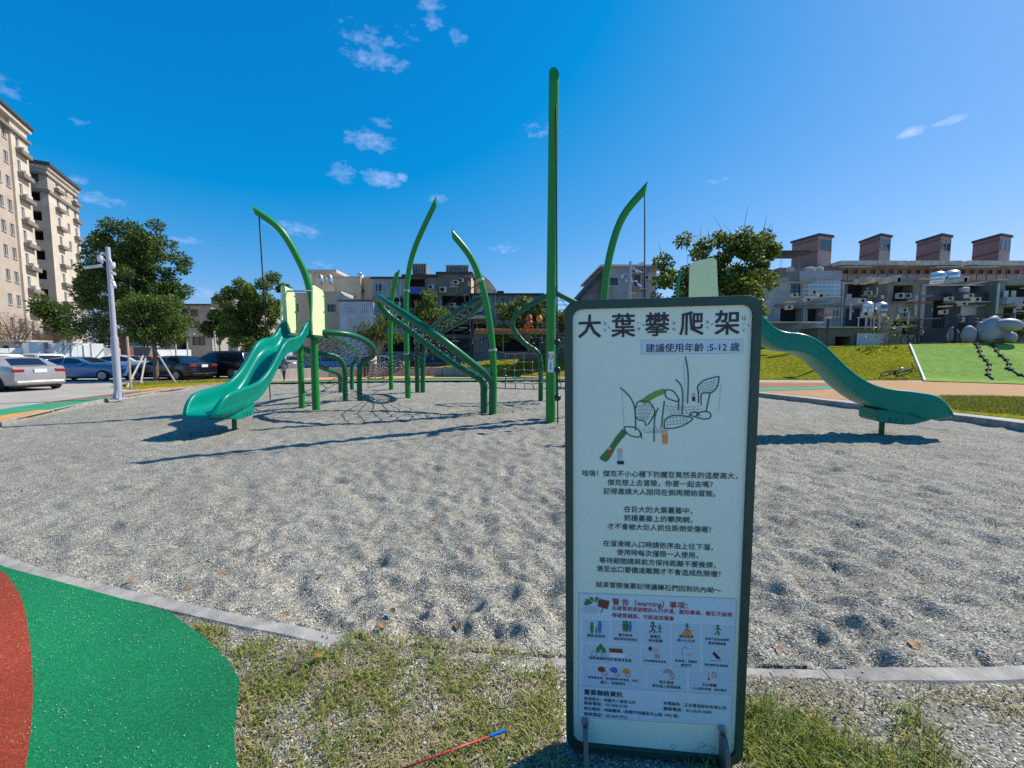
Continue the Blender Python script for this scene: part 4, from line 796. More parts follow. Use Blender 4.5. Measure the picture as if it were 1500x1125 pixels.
# ------------------------------------------------------------------ buildings behind
M_GLASS = mat('window_glass', (.035, .05, .06), .08, spec=.8); M_VOID = mat('dark_interior', (.02, .02, .022), .9); M_WFRAME = mat('white_window_frame', (.62, .64, .66), .5); M_DFRAME = mat('dark_window_frame', (.05, .055, .06), .5)
M_CURT = mat('pale_blue_curtain', (.30, .52, .62), .7); M_SHUT = mat('navy_shutter', (.012, .018, .04), .6)
def plaster(name, col, v=.14): return mat(name, col, .9, var=v, vs=.6, bump=.12, bs=8, detail=9)
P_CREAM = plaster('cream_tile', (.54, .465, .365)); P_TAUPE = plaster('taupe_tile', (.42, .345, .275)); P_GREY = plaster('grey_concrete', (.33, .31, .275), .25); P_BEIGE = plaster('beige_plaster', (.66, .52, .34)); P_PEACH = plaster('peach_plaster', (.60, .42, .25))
P_BLUE = plaster('pale_blue_sheet', (.46, .51, .53)); P_OLIVE = plaster('olive_grey_wall', (.15, .15, .115), .3); P_DARK = plaster('stained_dark_wall', (.19, .186, .182), .35); P_MID = plaster('mid_grey_wall', (.34, .335, .32), .3); P_LILAC = plaster('lilac_grey_wall', (.33, .33, .37), .15)
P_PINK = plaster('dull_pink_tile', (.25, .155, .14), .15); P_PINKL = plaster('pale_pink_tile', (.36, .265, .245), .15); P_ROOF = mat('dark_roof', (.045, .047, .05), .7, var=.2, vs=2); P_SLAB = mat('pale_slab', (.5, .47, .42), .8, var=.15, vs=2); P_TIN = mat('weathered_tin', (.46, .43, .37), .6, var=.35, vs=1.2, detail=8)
M_STEEL = mat('stainless_steel', (.55, .56, .58), .28, metal=.85, var=.1, vs=3); M_LEDGE = plaster('brown_ledge', (.20, .165, .14))
Zv = Vector((0, 0, 1))
def facade(par, O, U, w, h, m, ops=(), deep=.16):
    """wall sheet from O along U with real openings; each opening gets its own window part"""
    O = Vector(O); U = Vector(U).normalized(); N = U.cross(Zv); ops = [(max(.02, a), min(w - .02, b), max(.02, c), min(h - .02, d), k) for a, b, c, d, k in ops if a < w and b > 0 and d > 0 and c < h]
    xs = sorted({0, w, *[o[0] for o in ops], *[o[1] for o in ops]}); zs = sorted({0, h, *[o[2] for o in ops], *[o[3] for o in ops]})
    at = lambda x, z, d=0: O + U * x + Zv * z - N * d
    b = MB(); vi = {}
    for i in range(len(xs) - 1):
        for j in range(len(zs) - 1):
            cx, cz = (xs[i] + xs[i + 1]) / 2, (zs[j] + zs[j + 1]) / 2
            if any(o[0] < cx < o[1] and o[2] < cz < o[3] for o in ops): continue
            b.quad(at(xs[i], zs[j]), at(xs[i + 1], zs[j]), at(xs[i + 1], zs[j + 1]), at(xs[i], zs[j + 1]))
    for x0, x1, z0, z1, k in ops:
        d = {'void': 1.2, 'balcony': 1.4}.get(k, deep); c = [(x0, z0), (x1, z0), (x1, z1), (x0, z1)]
        for (p, q) in zip(c, c[1:] + c[:1]): b.quad(at(*p), at(*q), at(*q, d), at(*p, d))
    b.build('wall', m, par)
    for x0, x1, z0, z1, k in ops:
        d = {'void': 1.2, 'balcony': 1.4}.get(k, deep) - .004
        g = MB(); g.quad(at(x0, z0, d), at(x1, z0, d), at(x1, z1, d), at(x0, z1, d))
        win = g.build({'void': 'opening', 'balcony': 'opening', 'shutter': 'shutter', 'door': 'door'}.get(k, 'window'), {'void': M_VOID, 'balcony': M_VOID, 'shutter': M_SHUT, 'door': M_WFRAME, 'curtain': M_CURT}.get(k, M_GLASS), par)
        if k in ('glass', 'dark', 'grid', 'curtain'):
            t = .05; f = MB(); dd = d - .03; R = Matrix((U, N, Zv)).transposed(); nv = 2 if k != 'grid' else 4; nh = 1 if k != 'grid' else 4
            for i in range(nv + 1): x = x0 + t / 2 + (x1 - x0 - t) * i / nv; p = at(x, (z0 + z1) / 2, dd); f.box(p, (t, .05, z1 - z0 - .004), M=R)
            for i in range(nh + 1): z = z0 + t / 2 + (z1 - z0 - t) * i / nh; p = at((x0 + x1) / 2, z, dd - .004); f.box(p, (x1 - x0 - .006, .05, t), M=R)
            f.build('window_frame', M_DFRAME if k == 'dark' else M_WFRAME, win, local=True)
            s = MB(); s.box(at((x0 + x1) / 2, z0 - .04, -.05), (x1 - x0 + .16, .14, .07), M=R); s.build('sill', P_SLAB, win, local=True)
def block(par, O, U, w, dep, h, m, front=(), left=(), right=(), roof=None, over=.0, rt=.2, mside=None):
    O = Vector(O); U = Vector(U).normalized(); N = U.cross(Zv); ms = mside or m
    facade(par, O, U, w, h, m, front); facade(par, O + U * w, -N, dep, h, ms, right); facade(par, O - N * dep, N, dep, h, ms, left); facade(par, O + U * w - N * dep, -U, w, h, ms)
    R = Matrix((U, N, Zv)).transposed(); b = MB(); b.box(O + U * w / 2 - N * dep / 2 + Zv * (h + rt / 2 - .02), (w + 2 * over, dep + 2 * over, rt), M=R); b.build('roof', roof or P_SLAB, par)
def towers():
    U = Vector((-.5, .866, 0)); E = Vector((-66.2, 56, 0)); Lw = 34.0; O = E - U * Lw; H = 31.6; fl = 3.0
    t = thing('apartment_tower', 'nearer cream and taupe apartment tower cut by the left edge', 'building', E, group='apartment towers'); N = U.cross(Zv)
    ops = []
    for k in range(10):
        z = 1.2 + k * fl
        for a in (Lw - 4.75, Lw - 6.6, Lw - 9.5, Lw - 12): ops.append((a - .45, a + .45, z + .6, z + 2.0, 'glass'))
    facade(t, O, U, Lw - 3.9, H, P_TAUPE, [o for o in ops if o[1] < Lw - 4])
    facade(t, O + U * (Lw - 3.9) + N * .25, U, 3.9, H, P_CREAM, [(1.0, 1.75, 1.5 + k * fl, 3.0 + k * fl, 'glass') for k in range(10)])
    facade(t, E + N * .25, -N, 12, H, P_CREAM); b = MB(); b.quad(O + U * (Lw - 3.9), O + U * (Lw - 3.9) + N * .25, O + U * (Lw - 3.9) + N * .25 + Zv * H, O + U * (Lw - 3.9) + Zv * H); b.build('wall', P_CREAM, t)
    R = Matrix((U, N, Zv)).transposed()
    def bar(p, q0, q1, z0, z1, mt, nm, d0=.0, d1=.3, base=O, UU=U, NN=N, RR=R):
        b = MB(); b.box(base + UU * (q0 + q1) / 2 + NN * (d0 + d1) / 2 + Zv * (z0 + z1) / 2, (q1 - q0, d1 - d0, z1 - z0), M=RR); return b.build(nm, mt, p)
    for k in range(10):
        z = 1.1 + k * fl; lg = bar(t, Lw - 3.1, Lw - .5, z - .25, z + .28, M_LEDGE, 'balcony_ledge', .252, .85)
        bar(lg, Lw - 2.2, Lw - 1.0, z + .29, z + .75, P_SLAB, 'air_conditioner', .30, .7).location = (0, 0, 0)
    bar(t, 0, Lw + .4, H, H + .5, P_CREAM, 'cornice', -11.5, .6); bar(t, 0, Lw + .6, H + .52, H + .9, P_ROOF, 'roof', -11.5, .85); bar(t, 0, Lw + .3, H - 1.5, H - 1.15, M_LEDGE, 'cornice', .01, .55)
    C = Vector((-72.6, 64, 0)); H2 = 30.4
    t2 = thing('apartment_tower', 'farther cream apartment tower with dark stacked balconies, right of the nearer tower', 'building', C, group='apartment towers')
    facade(t2, C, U, 10.6, H2, P_CREAM, [(x, x + .9, 1.4 + k * fl, 2.9 + k * fl, 'glass') for k in range(10) for x in (2.6, 5.9, 8.8)])
    U2 = N; facade(t2, C - U2 * 14, U2, 14, H2, P_TAUPE, [(14 - 2.6, 14 - .9, 1.4 + k * fl, 2.9 + k * fl, 'balcony') for k in range(9)] + [(14 - 2.6, 14 - .9, 28.2, 29.6, 'glass')])
    facade(t2, C + U * 10.6, -N, 12, H2, P_CREAM)
    for k in range(10):
        z = 1.05 + k * fl
        for q in (2.5, 8.7):
            bar(t2, q - .6, q + 1.6, z - .25, z + .25, M_LEDGE, 'balcony_ledge', .002, .6, C)
    for z0, z1, mm, d in ((H2, H2 + .45, P_CREAM, .3), (H2 + .47, H2 + .95, P_ROOF, .6), (H2 - 1.0, H2 - .7, M_LEDGE, .2), (H2 - 3.6, H2 - 3.1, M_LEDGE, .25)):
        bar(t2, -d, 10.6, z0, z1, mm, 'cornice', .001, d, C)
        N2 = U2.cross(Zv); R2 = Matrix((U2, N2, Zv)).transposed(); bar(t2, 0, 14 - .0, z0, z1 - .003, mm, 'cornice', .001, d, C - U2 * 14, U2, N2, R2)
    b = MB(); b.box(C + U * 5.3 - N * 6 + Zv * (H2 + .9), (10.6, 12, .2), M=R); b.build('roof', P_ROOF, t2)
    for k in range(5): bar(t2, 0, 10.6, H2 - 3.0 + k * .45, H2 - 2.85 + k * .45, P_TAUPE, 'tile_band', .001, .03, C)
towers()
YSC = 1.0
def house(name, label, Y, x0, x1, ytop, dep, m, wins=(), roof=None, over=0.0, rt=.2, yb=None, mside=None, right=(), group=None, cat='building'):
    Y *= YSC; a = W(x0, ytop, Y); b = W(x1, ytop, Y); zb = 0 if yb is None else W(x0, yb, Y).z
    t = thing(name, label, cat, ((a.x + b.x) / 2, Y, zb), group=group)
    ops = [(W(p, 520, Y).x - a.x, W(q, 520, Y).x - a.x, W(p, s, Y).z - zb, W(p, r, Y).z - zb, k) for p, q, r, s, k in wins]
    block(t, (a.x, Y, zb), (1, 0, 0), b.x - a.x, dep, a.z - zb, m, ops, right=right, roof=roof, over=over, rt=rt, mside=mside); return t
def slab(par, Y, x0, x1, y0, y1, d0, d1, m, nm):
    Y *= YSC; a = W(x0, y1, Y); b = W(x1, y0, Y); q = MB(); q.bbox((a.x, Y - d0, a.z), (b.x, Y + d1, b.z)); return q.build(nm, m, par)
def tank(label, Y, x0, x1, y0, y1, m=None, legs=0, name='water_tank', blue=False):
    Y *= YSC; a, b = W(x0, y1, Y), W(x1, y0, Y); r = (b.x - a.x) / 2; c = Vector(((a.x + b.x) / 2, Y + r, a.z)); h = b.z - a.z
    t = thing(name, label, 'tank', c, group='rooftop water tanks'); q = MB()
    q.lathe([(r * .92, 0), (r, .06), (r, h * .2), (r * 1.02, h * .22), (r, h * .24), (r, h * .5), (r * 1.02, h * .52), (r, h * .54), (r, h * .84), (r * .8, h * .93), (r * .25, h), (r * .2, h + .05), (.02, h + .06)], c, 18); q.build('drum', m or M_STEEL, t, smooth=35)
    if blue:
        q = MB(); n = 8; V = []
        for i in range(n + 1):
            an = -PI / 2 - .7 + 1.4 * i / n
            for z in (h * .56, h * .78): V.append(c + Vector(((r + .012) * math.cos(an), (r + .012) * math.sin(an), z)))
        q.add(V, [(2 * i, 2 * i + 2, 2 * i + 3, 2 * i + 1) for i in range(n)]); q.build('blue_label', mat('blue_print_tank', (.03, .09, .42), .5), t)
    if legs:
        for sx in (-1, 1):
            for sy in (-1, 1): q = MB(); q.box(c + Vector((sx * r * .8, sy * r * .8, -legs / 2)), (.07, .07, legs)); q.build('leg', P_SLAB, t)
        q = MB(); q.box(c + Vector((0, 0, -.05)), (2 * r, 2 * r, .09)); q.build('stand', P_SLAB, t)
    return t
def aircon(par, Y, x, y, w=9, hgt=7):
    Y *= YSC; a, b = W(x - w / 2, y + hgt / 2, Y), W(x + w / 2, y - hgt / 2, Y); q = MB(); q.bbox((a.x, Y - .42, a.z), (b.x, Y - .02, b.z)); o = q.build('air_conditioner', P_SLAB, par)
    q = MB(); c = ((a.x + b.x) / 2 - .1, Y - .425, (a.z + b.z) / 2); r = (b.z - a.z) * .38; q.tube([c, (c[0], Y - .445, c[2])], r, 14); q.build('fan', M_VOID, o, local=True)
# left middle: grey block, beige houses, pale metal house
h = house('apartment_block', 'grey three-storey concrete block seen between the two left trees', 62, 222, 308, 447, 12, P_GREY, [(270, 280, 452, 463, 'dark'), (283, 294, 453, 464, 'dark'), (281, 296, 470, 481, 'dark'), (240, 256, 452, 463, 'dark'), (242, 258, 472, 482, 'dark'), (283, 302, 493, 506, 'dark'), (258, 276, 494, 512, 'void')], roof=P_ROOF, over=.3)
h = house('apartment_block', 'darker grey block right of the three-storey concrete block', 66, 309, 345, 437, 12, plaster('warm_grey_wall', (.36, .31, .25)), [(312, 318, 450, 462, 'dark'), (330, 338, 470, 482, 'dark')], roof=P_ROOF)
h = house('beige_house', 'beige house with a flat-roofed stair head and two tanks', 54, 425, 492, 431, 10, P_BEIGE, [(430, 440, 445, 456, 'dark'), (470, 482, 452, 463, 'dark')], roof=P_SLAB)
sh = slab(h, 57, 457, 489, 400, 432, 0, 4, P_BEIGE, 'stair_head'); slab(sh, 56.4, 450, 503 - 9, 395.5, 399.6, .3, 5, P_SLAB, 'stair_head_roof').location = (0, 0, 0)
tank('left steel tank on the beige house roof', 53.2, 463, 471, 402, 416); tank('right steel tank on the beige house roof', 53.2, 477, 485, 402, 416)
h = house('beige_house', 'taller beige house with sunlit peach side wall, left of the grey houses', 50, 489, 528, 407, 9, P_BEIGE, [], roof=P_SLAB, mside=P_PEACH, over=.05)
h2 = house('peach_house', 'narrow peach house wall beside the taller beige house', 50.5, 528.5, 547, 408, 9, P_PEACH, [(532, 536, 423, 430, 'dark')], roof=P_SLAB)
tank('small round tank on the peach house roof', 51, 522, 531, 399, 407); tank('low tank at the right end of the peach house roof', 51, 536, 543, 403, 408)
h = house('beige_house', 'low tan house with a curved white parapet before the beige houses', 46, 470, 500, 429, 4, plaster('tan_sheet', (.50, .41, .29)), [(482, 494, 446, 457, 'dark')], roof=P_SLAB)
w_ = MB(); A = [W(x, y, 46) for x, y in ((500, 428), (506, 433), (514, 437), (530, 438), (530, 446), (500, 446))]; n = 6; w_.add([(p.x, 46, p.z) for p in A] + [(p.x, 46.25, p.z) for p in A], [tuple(range(n))[::-1], tuple(range(n, 2 * n))] + [(i, (i + 1) % n, (i + 1) % n + n, i + n) for i in range(n)]); w_.build('parapet', P_SLAB, h)
h = house('metal_house', 'pale blue-grey sheet-metal house with two small windows', 42, 497, 547, 441, 6, P_BLUE, [(511.5, 521, 447, 457, 'dark'), (530.5, 540, 446.5, 456, 'dark'), (514, 518, 466, 468, 'dark'), (519, 526, 478, 492, 'dark')], roof=P_ROOF, over=.12, rt=.12)
for i in range(17): x = 499 + i * 2.85; slab(h, 42, x, x + .5, 441.5, 512, .03, 0, P_BLUE, 'seam')
h = house('metal_house', 'grey corrugated upper house right of the beige houses', 44, 545, 594, 408, 7, plaster('grey_sheet', (.30, .32, .32)), [(553, 562, 416.5, 426.5, 'dark'), (575, 584, 412, 426, 'dark'), (548, 592, 436, 455, 'void'), (560, 590, 462, 480, 'void'), (550, 592, 490, 515, 'void')], roof=P_ROOF, over=.15)
for i in range(7): x = 547 + i * 6.6; slab(h, 44, x, x + .6, 408.5, 434, .03, 0, P_BLUE, 'seam')
h = house('dark_house', 'dark stained house under a wide roof slab with racks of tanks on top', 44, 595, 641, 406, 8, P_DARK, [(598, 624, 408, 420, 'void'), (600, 640, 430, 452, 'void'), (598, 640, 458, 480, 'void'), (600, 638, 486, 515, 'void')], roof=P_ROOF, over=.4, rt=.25)
slab(h, 43.6, 601, 614.5, 422.5, 430, .1, 0, mat('blue_tarp', (.02, .09, .40), .6), 'tarpaulin'); aircon(h, 44, 649, 425, 10, 8); aircon(h, 44, 633, 421, 8, 6)
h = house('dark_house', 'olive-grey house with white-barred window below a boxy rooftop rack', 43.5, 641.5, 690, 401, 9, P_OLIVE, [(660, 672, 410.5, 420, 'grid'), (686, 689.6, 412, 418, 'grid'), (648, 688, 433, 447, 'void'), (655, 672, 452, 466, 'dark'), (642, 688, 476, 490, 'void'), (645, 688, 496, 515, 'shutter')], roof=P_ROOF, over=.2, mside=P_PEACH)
aircon(h, 43.5, 650, 425, 10, 8)
for lb, x0, x1, y0, y1 in (('left dark slatted rack of tanks on the dark house roof', 604, 625, 386.5, 401), ('right long slatted rack of tanks on the olive house roof', 653, 687, 388.5, 399)):
    t = thing('tank_rack', lb, 'rack', W((x0 + x1) / 2, y1, 46)); slab(t, 46, x0 + 1, x1 - 1, y0 + 1.5, y1, 0, 2.2, P_DARK, 'housing')
    k = int((x1 - x0) / 3.4)
    for i in range(k): x = x0 + 1 + (x1 - x0 - 2) * i / (k - 1); slab(t, 46, x - .35, x + .35, y0, y1, .14, -.02, P_MID, 'slat')
    slab(t, 46, x0, x1, y0 + .2, y0 + 1, .2, .1, P_MID, 'rail')
# lit gable with curved roof to the right of the olive house
t = thing('gable_house', 'sunlit peach gable wall with a rounded roof right of the olive house', 'building', W(710, 520, 47)); q = MB(); A = [W(x, y, 47) for x, y in ((690, 400), (706, 403), (716, 410), (724, 420), (730, 432), (730, 455), (690, 455))]; n = 7
q.add([(p.x, 47, p.z) for p in A] + [(p.x - 2.5, 55, p.z) for p in A], [tuple(range(n))[::-1], tuple(range(n, 2 * n))] + [(i, (i + 1) % n, (i + 1) % n + n, i + n) for i in range(n)]); q.build('wall', P_PEACH, t)
slab(t, 46.9, 699, 727, 424, 431, .4, 0, P_SLAB, 'curved_canopy'); slab(t, 46, 728, 738, 426, 431, 0, 1, P_ROOF, 'roof_box')
h = house('metal_house', 'slate-blue sheet house behind the large-leaved tree', 41, 692, 792, 432, 8, plaster('slate_sheet', (.16, .18, .20)), [(699, 708, 441, 456, 'curtain'), (731, 742, 438, 454, 'dark'), (694, 712, 474, 488, 'void'), (715, 790, 496, 515, 'void'), (750, 762, 442, 456, 'dark')], roof=P_ROOF, over=.35, rt=.15)
for i in range(11): x = 711 + i * 7.2; slab(h, 41, x, x + .6, 433, 462, .03, 0, P_BLUE, 'seam')
slab(h, 41, 680, 716, 464, 468.5, 1.5, 0, P_TIN, 'awning')
YSC = .84
t = thing('eave', 'row of orange eave tiles on a shed behind the large-leaved tree', 'shed', W(750, 484, 28.5))
slab(t, 34, 696, 815, 486.5, 489, .5, 2, P_DARK, 'beam'); [slab(t, 34.3, x, x + 2, 489, 518, 0, .1, P_OLIVE, 'post') for x in (698, 736, 774, 810)]
for i in range(30): x = 697 + i * 4; slab(t, 34, x, x + 3.2, 481.8 + (i % 2) * .6, 486.3, .7, 1.6, mat('orange_tile', (.55, .17, .035), .6, var=.25, vs=6), 'tile')
YSC = 1.0
for i, (x, y) in enumerate(((775, 466), (776, 474), (790, 467), (772, 478))):
    t = thing('lantern', ('upper red lantern in the large-leaved tree', 'lower red lantern in the large-leaved tree', 'orange lantern right of the red ones in the large-leaved tree', 'lowest red lantern in the large-leaved tree')[i], 'lantern', W(x, y, 30), group='lanterns'); q = MB(); q.ball(W(x, y, 27.6), .22, 10, 7, (1, 1, 1.15)); q.build('shade', mat('red_lantern', (.50, .08, .03), .6) if i != 2 else mat('orange_lantern', (.6, .25, .03), .6), t, smooth=True)
    q = MB(); c = W(x, y, 27.6); q.cyl(c + Zv * .24, c + Zv * .32, .1, 8); q.build('cap', P_ROOF, t)
for i, x in enumerate((600, 640, 668, 700, 735)):
    pass
h = house('dark_house', 'low dark house between the slate house and the lilac-grey house', 44, 790, 905, 462, 6, P_DARK, [(796, 812, 474, 488, 'dark'), (818, 836, 474, 488, 'dark'), (846, 870, 486, 512, 'void')], roof=P_TIN, over=.3, rt=.15)
# houses behind the board and on the right
h = house('lilac_house', 'lilac-grey house with dark sloping side roof behind the board', 33, 884, 962, 391, 9, P_LILAC, [(891, 903, 407, 418.5, 'dark'), (926, 935, 403, 420, 'dark'), (950, 956, 404, 412, 'glass'), (893, 905, 438, 450, 'dark')], roof=P_SLAB, over=.3, rt=.15)
q = MB(); a, b = W(845, 438, 33), W(886, 393, 33); q.add([(a.x, 33, a.z), (b.x - .1, 33, b.z), (b.x - .1, 42, b.z), (a.x, 42, a.z), (a.x, 33, a.z - .3), (b.x - .1, 33, b.z - .3), (b.x - .1, 42, b.z - .3), (a.x, 42, a.z - .3)], [(0, 1, 2, 3), (7, 6, 5, 4), (0, 4, 5, 1), (2, 6, 7, 3), (1, 5, 6, 2), (3, 7, 4, 0)]); q.build('lean_to_roof', P_ROOF, h)
slab(h, 33.4, 850, 885, 430, 520, 0, 6, P_DARK, 'lean_to_wall'); q = MB(); A = [W(850, 432, 33.5), W(884, 395, 33.5), W(884, 432, 33.5)]; q.add([(p.x, p.y, p.z) for p in A], [(0, 1, 2)]); q.build('lean_to_gable', P_DARK, h); aircon(h, 33, 947, 407.5, 9, 6)
tank('small tank on the lilac-grey house roof', 34, 937, 949, 383, 389.5)
YSC = 1.36
h = house('grey_house', 'stained grey house with a white caged window right of the glossy tree', 31, 1128, 1234, 411, 8, P_MID, [(1153, 1168, 415.5, 434, 'dark'), (1178, 1229, 412, 434, 'curtain'), (1140, 1174, 451, 474, 'void'), (1177, 1204, 451, 472, 'void'), (1216, 1226, 453, 464, 'glass')], roof=P_ROOF)
slab(h, 31, 1138, 1170, 398, 410.5, .05, .3, P_DARK, 'parapet'); slab(h, 31, 1170, 1233, 397, 410.3, .1, .3, P_LILAC, 'parapet'); slab(h, 31, 1134, 1233, 446.5, 449, .5, 0, P_DARK, 'ledge')
cg = thing('window_cage', 'white metal window cage on the stained grey house', 'window cage', W(1203, 434, 30.6 * YSC))
for i in range(9): x = 1177.5 + i * 6.45; slab(cg, 30.62, x - .35, x + .35, 411, 435, .05, 0, M_WFRAME, 'bar')
for y in (411, 417, 423, 429, 434.3): slab(cg, 30.56, 1177, 1229.6, y, y + .9, .05, 0, M_WFRAME, 'rail')
slab(h, 33, 1138, 1180, 369.5, 372.5, .8, 2, P_ROOF, 'canopy'); 
for x in (1143, 1169): slab(h, 33.2, x, x + 1.2, 372.7, 397, .1, 0, P_MID, 'canopy_post')
for i, (x0, x1, y0) in enumerate(((1156, 1166, 390), (1184, 1198, 390), (1199, 1209, 390))): tank(('left', 'middle', 'right')[i] + ' small white tank on the stained grey house roof', 32.5, x0, x1, y0, 397.5, P_SLAB)
h = house('grey_house', 'shadowed house with navy roller shutter behind the tank stand', 31.5, 1234.5, 1300, 416, 8, plaster('soot_brown_wall', (.15, .13, .11), .4), [(1236, 1286, 416.5, 436, 'void'), (1235, 1268, 452, 479, 'shutter'), (1272, 1297, 456, 478, 'void')], roof=P_TIN, over=.3, rt=.12)
slab(h, 31.5, 1236, 1298, 436.5, 448, .12, 0, P_MID, 'parapet'); aircon(h, 31, 1269, 430, 8, 6); slab(h, 31.4, 1232.5, 1234, 414, 480, .1, 0, P_SLAB, 'downpipe')
h = house('grey_house', 'house with open upper balcony and pale column, right of the navy shutter', 30.2, 1300.5, 1357, 410, 8, plaster('brown_grey_wall', (.26, .225, .185), .35), [(1302, 1330, 417.5, 442, 'void'), (1308, 1338, 452, 464, 'dark'), (1302, 1340, 470, 490, 'void')], roof=P_TIN, over=.25, rt=.14)
slab(h, 30.2, 1343, 1355, 416, 500, .15, 0, P_LILAC, 'column'); aircon(h, 30.0, 1315, 434, 9, 8); aircon(h, 30.0, 1326, 434, 7, 7); slab(h, 30.2, 1301, 1343, 442.5, 444, .5, 0, P_DARK, 'ledge')
slab(h, 29.7, 1302, 1345, 407.5, 410.5, .1, 0, mat('blue_sheet', (.09, .19, .36), .5), 'roof_edge')
h = house('dark_house', 'black-walled house with a planted balcony near the right edge', 31.5, 1357.5, 1461, 419, 8, plaster('blackened_wall', (.075, .08, .082), .4), [(1404, 1440, 417, 429, 'void'), (1402, 1438, 446, 472, 'door'), (1444, 1456, 421, 434, 'dark'), (1443, 1453, 453, 463, 'dark'), (1362, 1380, 440, 480, 'void')], roof=P_TIN, over=.3, rt=.14)
slab(h, 31.5, 1381, 1444, 430, 442, .8, 0, P_ROOF, 'balcony'); slab(h, 31.5, 1381, 1447, 443, 444.5, 1.1, 0, P_SLAB, 'canopy'); tank('white tank on the planted balcony', 31.0, 1412, 1425, 419.5, 429.6, P_SLAB)
h = house('grey_house', 'house with lilac balcony parapet cut by the right edge', 30.4, 1461.5, 1600, 411, 8, plaster('green_grey_wall', (.19, .205, .18), .35), [(1464, 1540, 418, 436, 'void'), (1464, 1600, 450, 470, 'void')], roof=P_TIN, over=.2, rt=.14)
slab(h, 30.4, 1462, 1600, 436.5, 447, .7, 0, P_LILAC, 'balcony'); slab(h, 30.4, 1462, 1600, 448, 449.2, 1, 0, P_SLAB, 'canopy'); slab(h, 30.2, 1459.5, 1461, 415, 463, .1, 0, P_SLAB, 'downpipe')
for x in (1469, 1480): slab(h, 30.2, x, x + 7, 426, 436, .1, 0, P_SLAB, 'laundry')
tank('left steel tank standing high on the pale column house', 33, 1373, 1391, 396, 413.5); tank('right bright steel tank standing high beside its twin', 33, 1393, 1413.5, 394, 411.5, None)
tank('left steel tank on the tall stand in front of the houses', 28, 1268.5, 1285, 441, 463, None, 1.3); tank('right steel tank with blue print on the tall stand', 28, 1288, 1306, 441.5, 464, None, 1.25, blue=True)
h = house('shed', 'low olive flat-roofed shed under the tank stand', 28.2, 1198, 1322, 480, 4, plaster('olive_shed', (.15, .15, .105), .2), [(1222, 1245, 493, 508, 'void'), (1262, 1268, 490, 500, 'dark')], roof=P_TIN, over=.3, rt=.1, cat='shed'); slab(h, 28.1, 1254, 1300, 488, 508, .05, 0, P_BLUE, 'metal_sheet')
h = house('shed', 'dark low outbuilding glimpsed below the right slide top', 29.5, 1108, 1197, 473, 4, P_DARK, [(1115, 1130, 490, 515, 'void'), (1150, 1190, 487, 505, 'void')], roof=P_TIN, over=.4, rt=.12, cat='shed'); slab(h, 29.2, 1137, 1152, 492, 514, .2, 0, P_LILAC, 'pale_door')
YSC = 1.0
# the clutter such houses gather: pipes, cooling units, awnings, cloths, little roof sheds
def clutter(par, Y, x0, x1, y0, y1, n, seed):
    r = random.Random(seed); cols = [P_SLAB, P_MID, P_TIN, P_LILAC, P_DARK, mat('faded_red', (.30, .10, .08), .8), mat('faded_blue', (.12, .20, .32), .8), mat('faded_green', (.12, .20, .12), .8), P_BEIGE]
    for i in range(n):
        x, y = r.uniform(x0, x1), r.uniform(y0, y1); k = r.random(); d = r.uniform(0, .02)
        if k < .25: slab(par, Y, x, x + .8, y, min(y1 + 10, y + r.uniform(12, 30)), .14 + d, 0, r.choice(cols[:3]), 'pipe')
        elif k < .42: aircon(par, Y - d, x, y, r.uniform(6, 9), r.uniform(5, 6.5))
        elif k < .62: slab(par, Y, x, x + r.uniform(8, 20), y, y + r.uniform(1, 2.2), .3 + r.uniform(0, .4), 0, r.choice(cols), 'awning')
        elif k < .85: slab(par, Y, x, x + r.uniform(2, 5), y, y + r.uniform(3, 7), .22 + d, -.15, r.choice(cols), 'hanging_cloth')
        else: slab(par, Y, x, x + r.uniform(4, 9), y, y + r.uniform(4, 8), .06 + d, 0, r.choice(cols), 'patch_panel')
for nm, Yc, a in (('stained grey house', 31, (1136, 1228, 414, 470)), ('shadowed house', 31.5, (1238, 1295, 416, 470)), ('house with open upper', 30.2, (1303, 1350, 418, 480)), ('black-walled house', 31.5, (1360, 1455, 418, 478)), ('house with lilac', 30.4, (1464, 1540, 420, 470))):
    hh = next(o for o in bpy.data.objects if o.type == 'EMPTY' and o.get('label', '').startswith(nm)); clutter(hh, Yc, *a, 15, len(nm))
    r = random.Random(nm)
    for i in range(2): x = r.uniform(a[0], a[1] - 10); slab(hh, Yc + 2.5, x, x + r.uniform(4, 9), 407 - r.uniform(0, 4), 412.5, 0, 1.5, r.choice([P_TIN, P_MID, P_LILAC, P_SLAB]), 'roof_shed')
YSC = 1.0
for nm, Yc, a in (('grey corrugated upper', 44, (548, 590, 428, 500)), ('dark stained house', 44, (598, 636, 420, 500)), ('olive-grey house', 43.5, (645, 686, 404, 500)), ('slate-blue sheet', 41, (696, 785, 440, 500)), ('lilac-grey house', 33, (890, 955, 395, 430))):
    hh = next(o for o in bpy.data.objects if o.type == 'EMPTY' and o.get('label', '').startswith(nm)); clutter(hh, Yc, *a, 12, len(nm) + 3)
